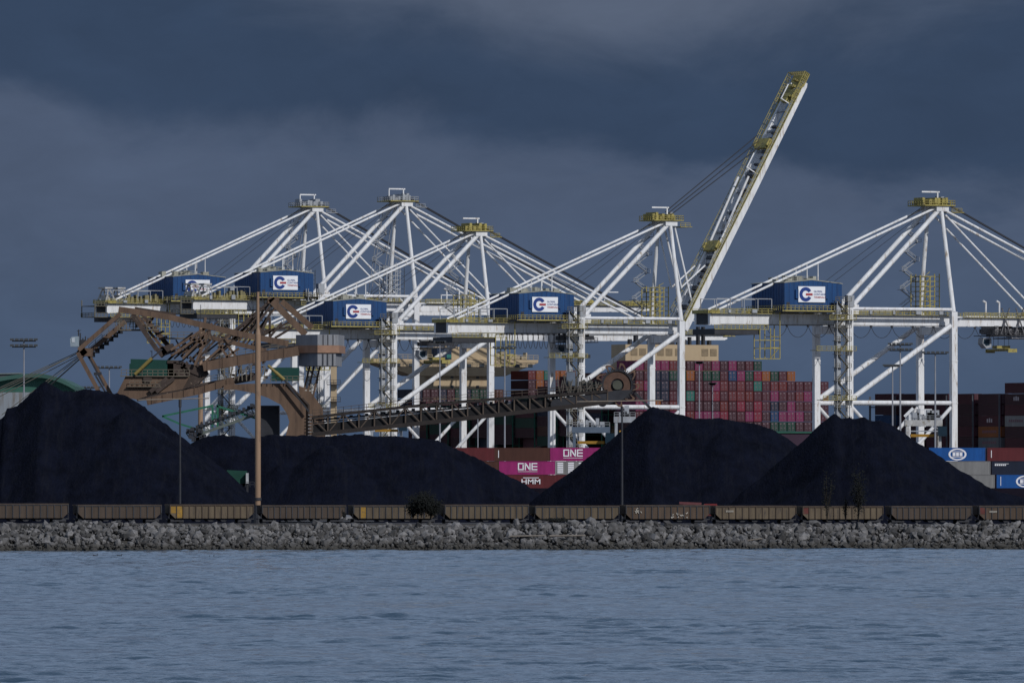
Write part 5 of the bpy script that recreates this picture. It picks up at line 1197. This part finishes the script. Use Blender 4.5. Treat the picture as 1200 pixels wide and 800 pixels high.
for px0, px1, yt, yb_, Y, mt_, lab in ((1066, 1092, 479, 486, 2240, WHITE, 'white bent lamp frame behind the white straddle carrier'),):
    r = empty('gantry_arm', P(px0, 594, Y), lab, 'gantry'); m = MB(); m.beam(P(px0, 590, Y), P(px0, 485, Y), .5, .5).beam(P(px0-6, 488, Y), P(px0+4, 478, Y), .6, .7).beam(P(px0+6, 480, Y), P(px1, 480, Y), .35, .4).beam(P(px1-8, 481, Y), P(px1-8, 500, Y), .4, .4).beam(P(px0, 495, Y), P(px1, 496, Y), .4, .5); m.build('frame', mt_, r)
    g = random.Random(4); m = MB()
    for k in range(18): x = g.uniform(1062, 1100); y = g.uniform(484, 505); p = P(x, y, Y); m.box(p.x, p.x+g.uniform(.4, 1.6), p.y, p.y+1.5, p.z, p.z+g.uniform(.3, 1.6))
    m.beam(P(1062, 505, Y), P(1100, 505, Y), .3, .3); m.build('machinery', WGREY, r)
# tail of things at the farthest crane's landside tip: two hooded winches
# ------------------------------------------------------------------ shrubs and thin trees along the track
LEAF = mat('dark_leaf', (.005, .0065, .006), .9, .4, 2, island=.5); BARK = mat('bark', (.03, .025, .02), .9, .3, 2)
def shrub(px, ybase, Y, w_, h, n, label, name='shrub', leaf=.16, seed=1, cat='shrub'):
    g = random.Random(seed); x0 = PX(px, Y); zb = ZY(ybase, Y); r = empty(name, (x0, Y, zb), label, cat)
    m = MB(); tips = []
    for k in range(9 if name == 'shrub' else 7):
        a = g.uniform(0, 6.28); l_ = h*g.uniform(.5, 1); sp_ = w_*.45*g.random(); p0 = Vector((x0, Y, zb)); p1 = p0+Vector((math.cos(a)*sp_*.4, math.sin(a)*sp_*.4, l_*.5)); p2 = p0+Vector((math.cos(a)*sp_, math.sin(a)*sp_, l_)); m.tube(p0, p1, .07, .05, 5).tube(p1, p2, .05, .015, 5); tips += [(p1, p2)]
    m.build('stems', BARK, r)
    m = MB()
    for k in range(n):
        a, b2 = g.choice(tips); t_ = g.random(); c = a.lerp(b2, t_)+Vector((g.gauss(0, w_*.13), g.gauss(0, w_*.13), g.gauss(0, h*.09)))
        if c.z < zb: c.z = zb+g.random()*.5
        u_ = Vector((g.gauss(0, 1), g.gauss(0, 1), g.gauss(0, 1))).normalized(); v_ = u_.orthogonal().normalized(); s_ = leaf*g.uniform(.6, 1.5)
        m.add([c-u_*s_, c+v_*s_*.6, c+u_*s_, c-v_*s_*.6], [(0, 1, 2, 3)])
    m.build('leaves', LEAF, r)
shrub(494, 606, 1566, 5.4, 4.4, 2600, 'dense dark bush in front of the olive wagon, left of centre', seed=3)
shrub(505, 607, 1568, 4.2, 3.2, 1500, 'lower dark bush leaning against the bigger bush by the wagons', seed=4)
shrub(484, 607, 1569, 3.6, 2.8, 900, 'small dark bush at the left foot of the bigger bush', seed=8)
shrub(969, 611, 1612, 2.4, 9.0, 300, 'slim sparse tree left of the fuller one before the right coal pile', 'thin_tree', .17, 5, 'tree')
shrub(1006, 611, 1610, 4.2, 10.0, 900, 'fuller sparse tree standing before the right coal pile', 'thin_tree', .18, 6, 'tree')
shrub(991, 611, 1612, 1.8, 5.0, 160, 'lowest sapling between the two thin trees by the train', 'thin_tree', .16, 7, 'tree')
shrub(403, 608, 1566, 1.0, 1.6, 70, 'tiny pale shrub in the gap between two wagons, left of the bush', seed=9)
shrub(650, 612, 1545, 6, .8, 500, 'strip of low weeds on top of the rocks below the wagons', seed=12)
for k, (px, py, lab) in enumerate(((112, 651.5, 'leftmost of three small dark water birds near the rocks'), (140.5, 651.5, 'middle one of three small dark water birds near the rocks'), (248.5, 652.5, 'dark water bird farthest right of the three, apart from the pair'))):
    Y = F*CH/(py-HZ); x = PX(px, Y); m = MB(); s_ = .36
    m.poly([(x-s_, Y, .02), (x+s_*.7, Y, .02), (x+s_, Y, .12), (x+s_*.2, Y, .2), (x-s_*.7, Y, .22), (x-s_*1.3, Y, .3)], (0, .22, 0)); m.tube((x+s_*.7, Y+.11, .12), (x+s_*.85, Y+.11, .38), .05, n=6).tube((x+s_*.8, Y+.11, .38), (x+s_*1.15, Y+.11, .36), .07, .02, 6)
    tag(recenter(m.build('water_bird', DARK)), lab, 'bird', 'small water birds')

# beige vertical column beside the counterweight, with two small landings
cl = empty('steel_column', P(391, 594, 2300), 'pale yellow-beige upright column right of the grey counterweight', 'column')
MB().poly([P(387.5, 594, 2300), P(394.5, 594, 2300), P(394.5, 428, 2300), P(387.5, 428, 2300)], (0, 2, 0)).build('shaft', BEIGE, cl)
m = MB()
for y in (450, 470): p0, p1 = P(383, y, 2299), P(399, y, 2299); m.box(p0.x, p1.x, 2298, 2303, p0.z-.15, p0.z); m.rail(p0, p1, 1.1, 1.2, .1)
m.build('landing', DARK, cl)
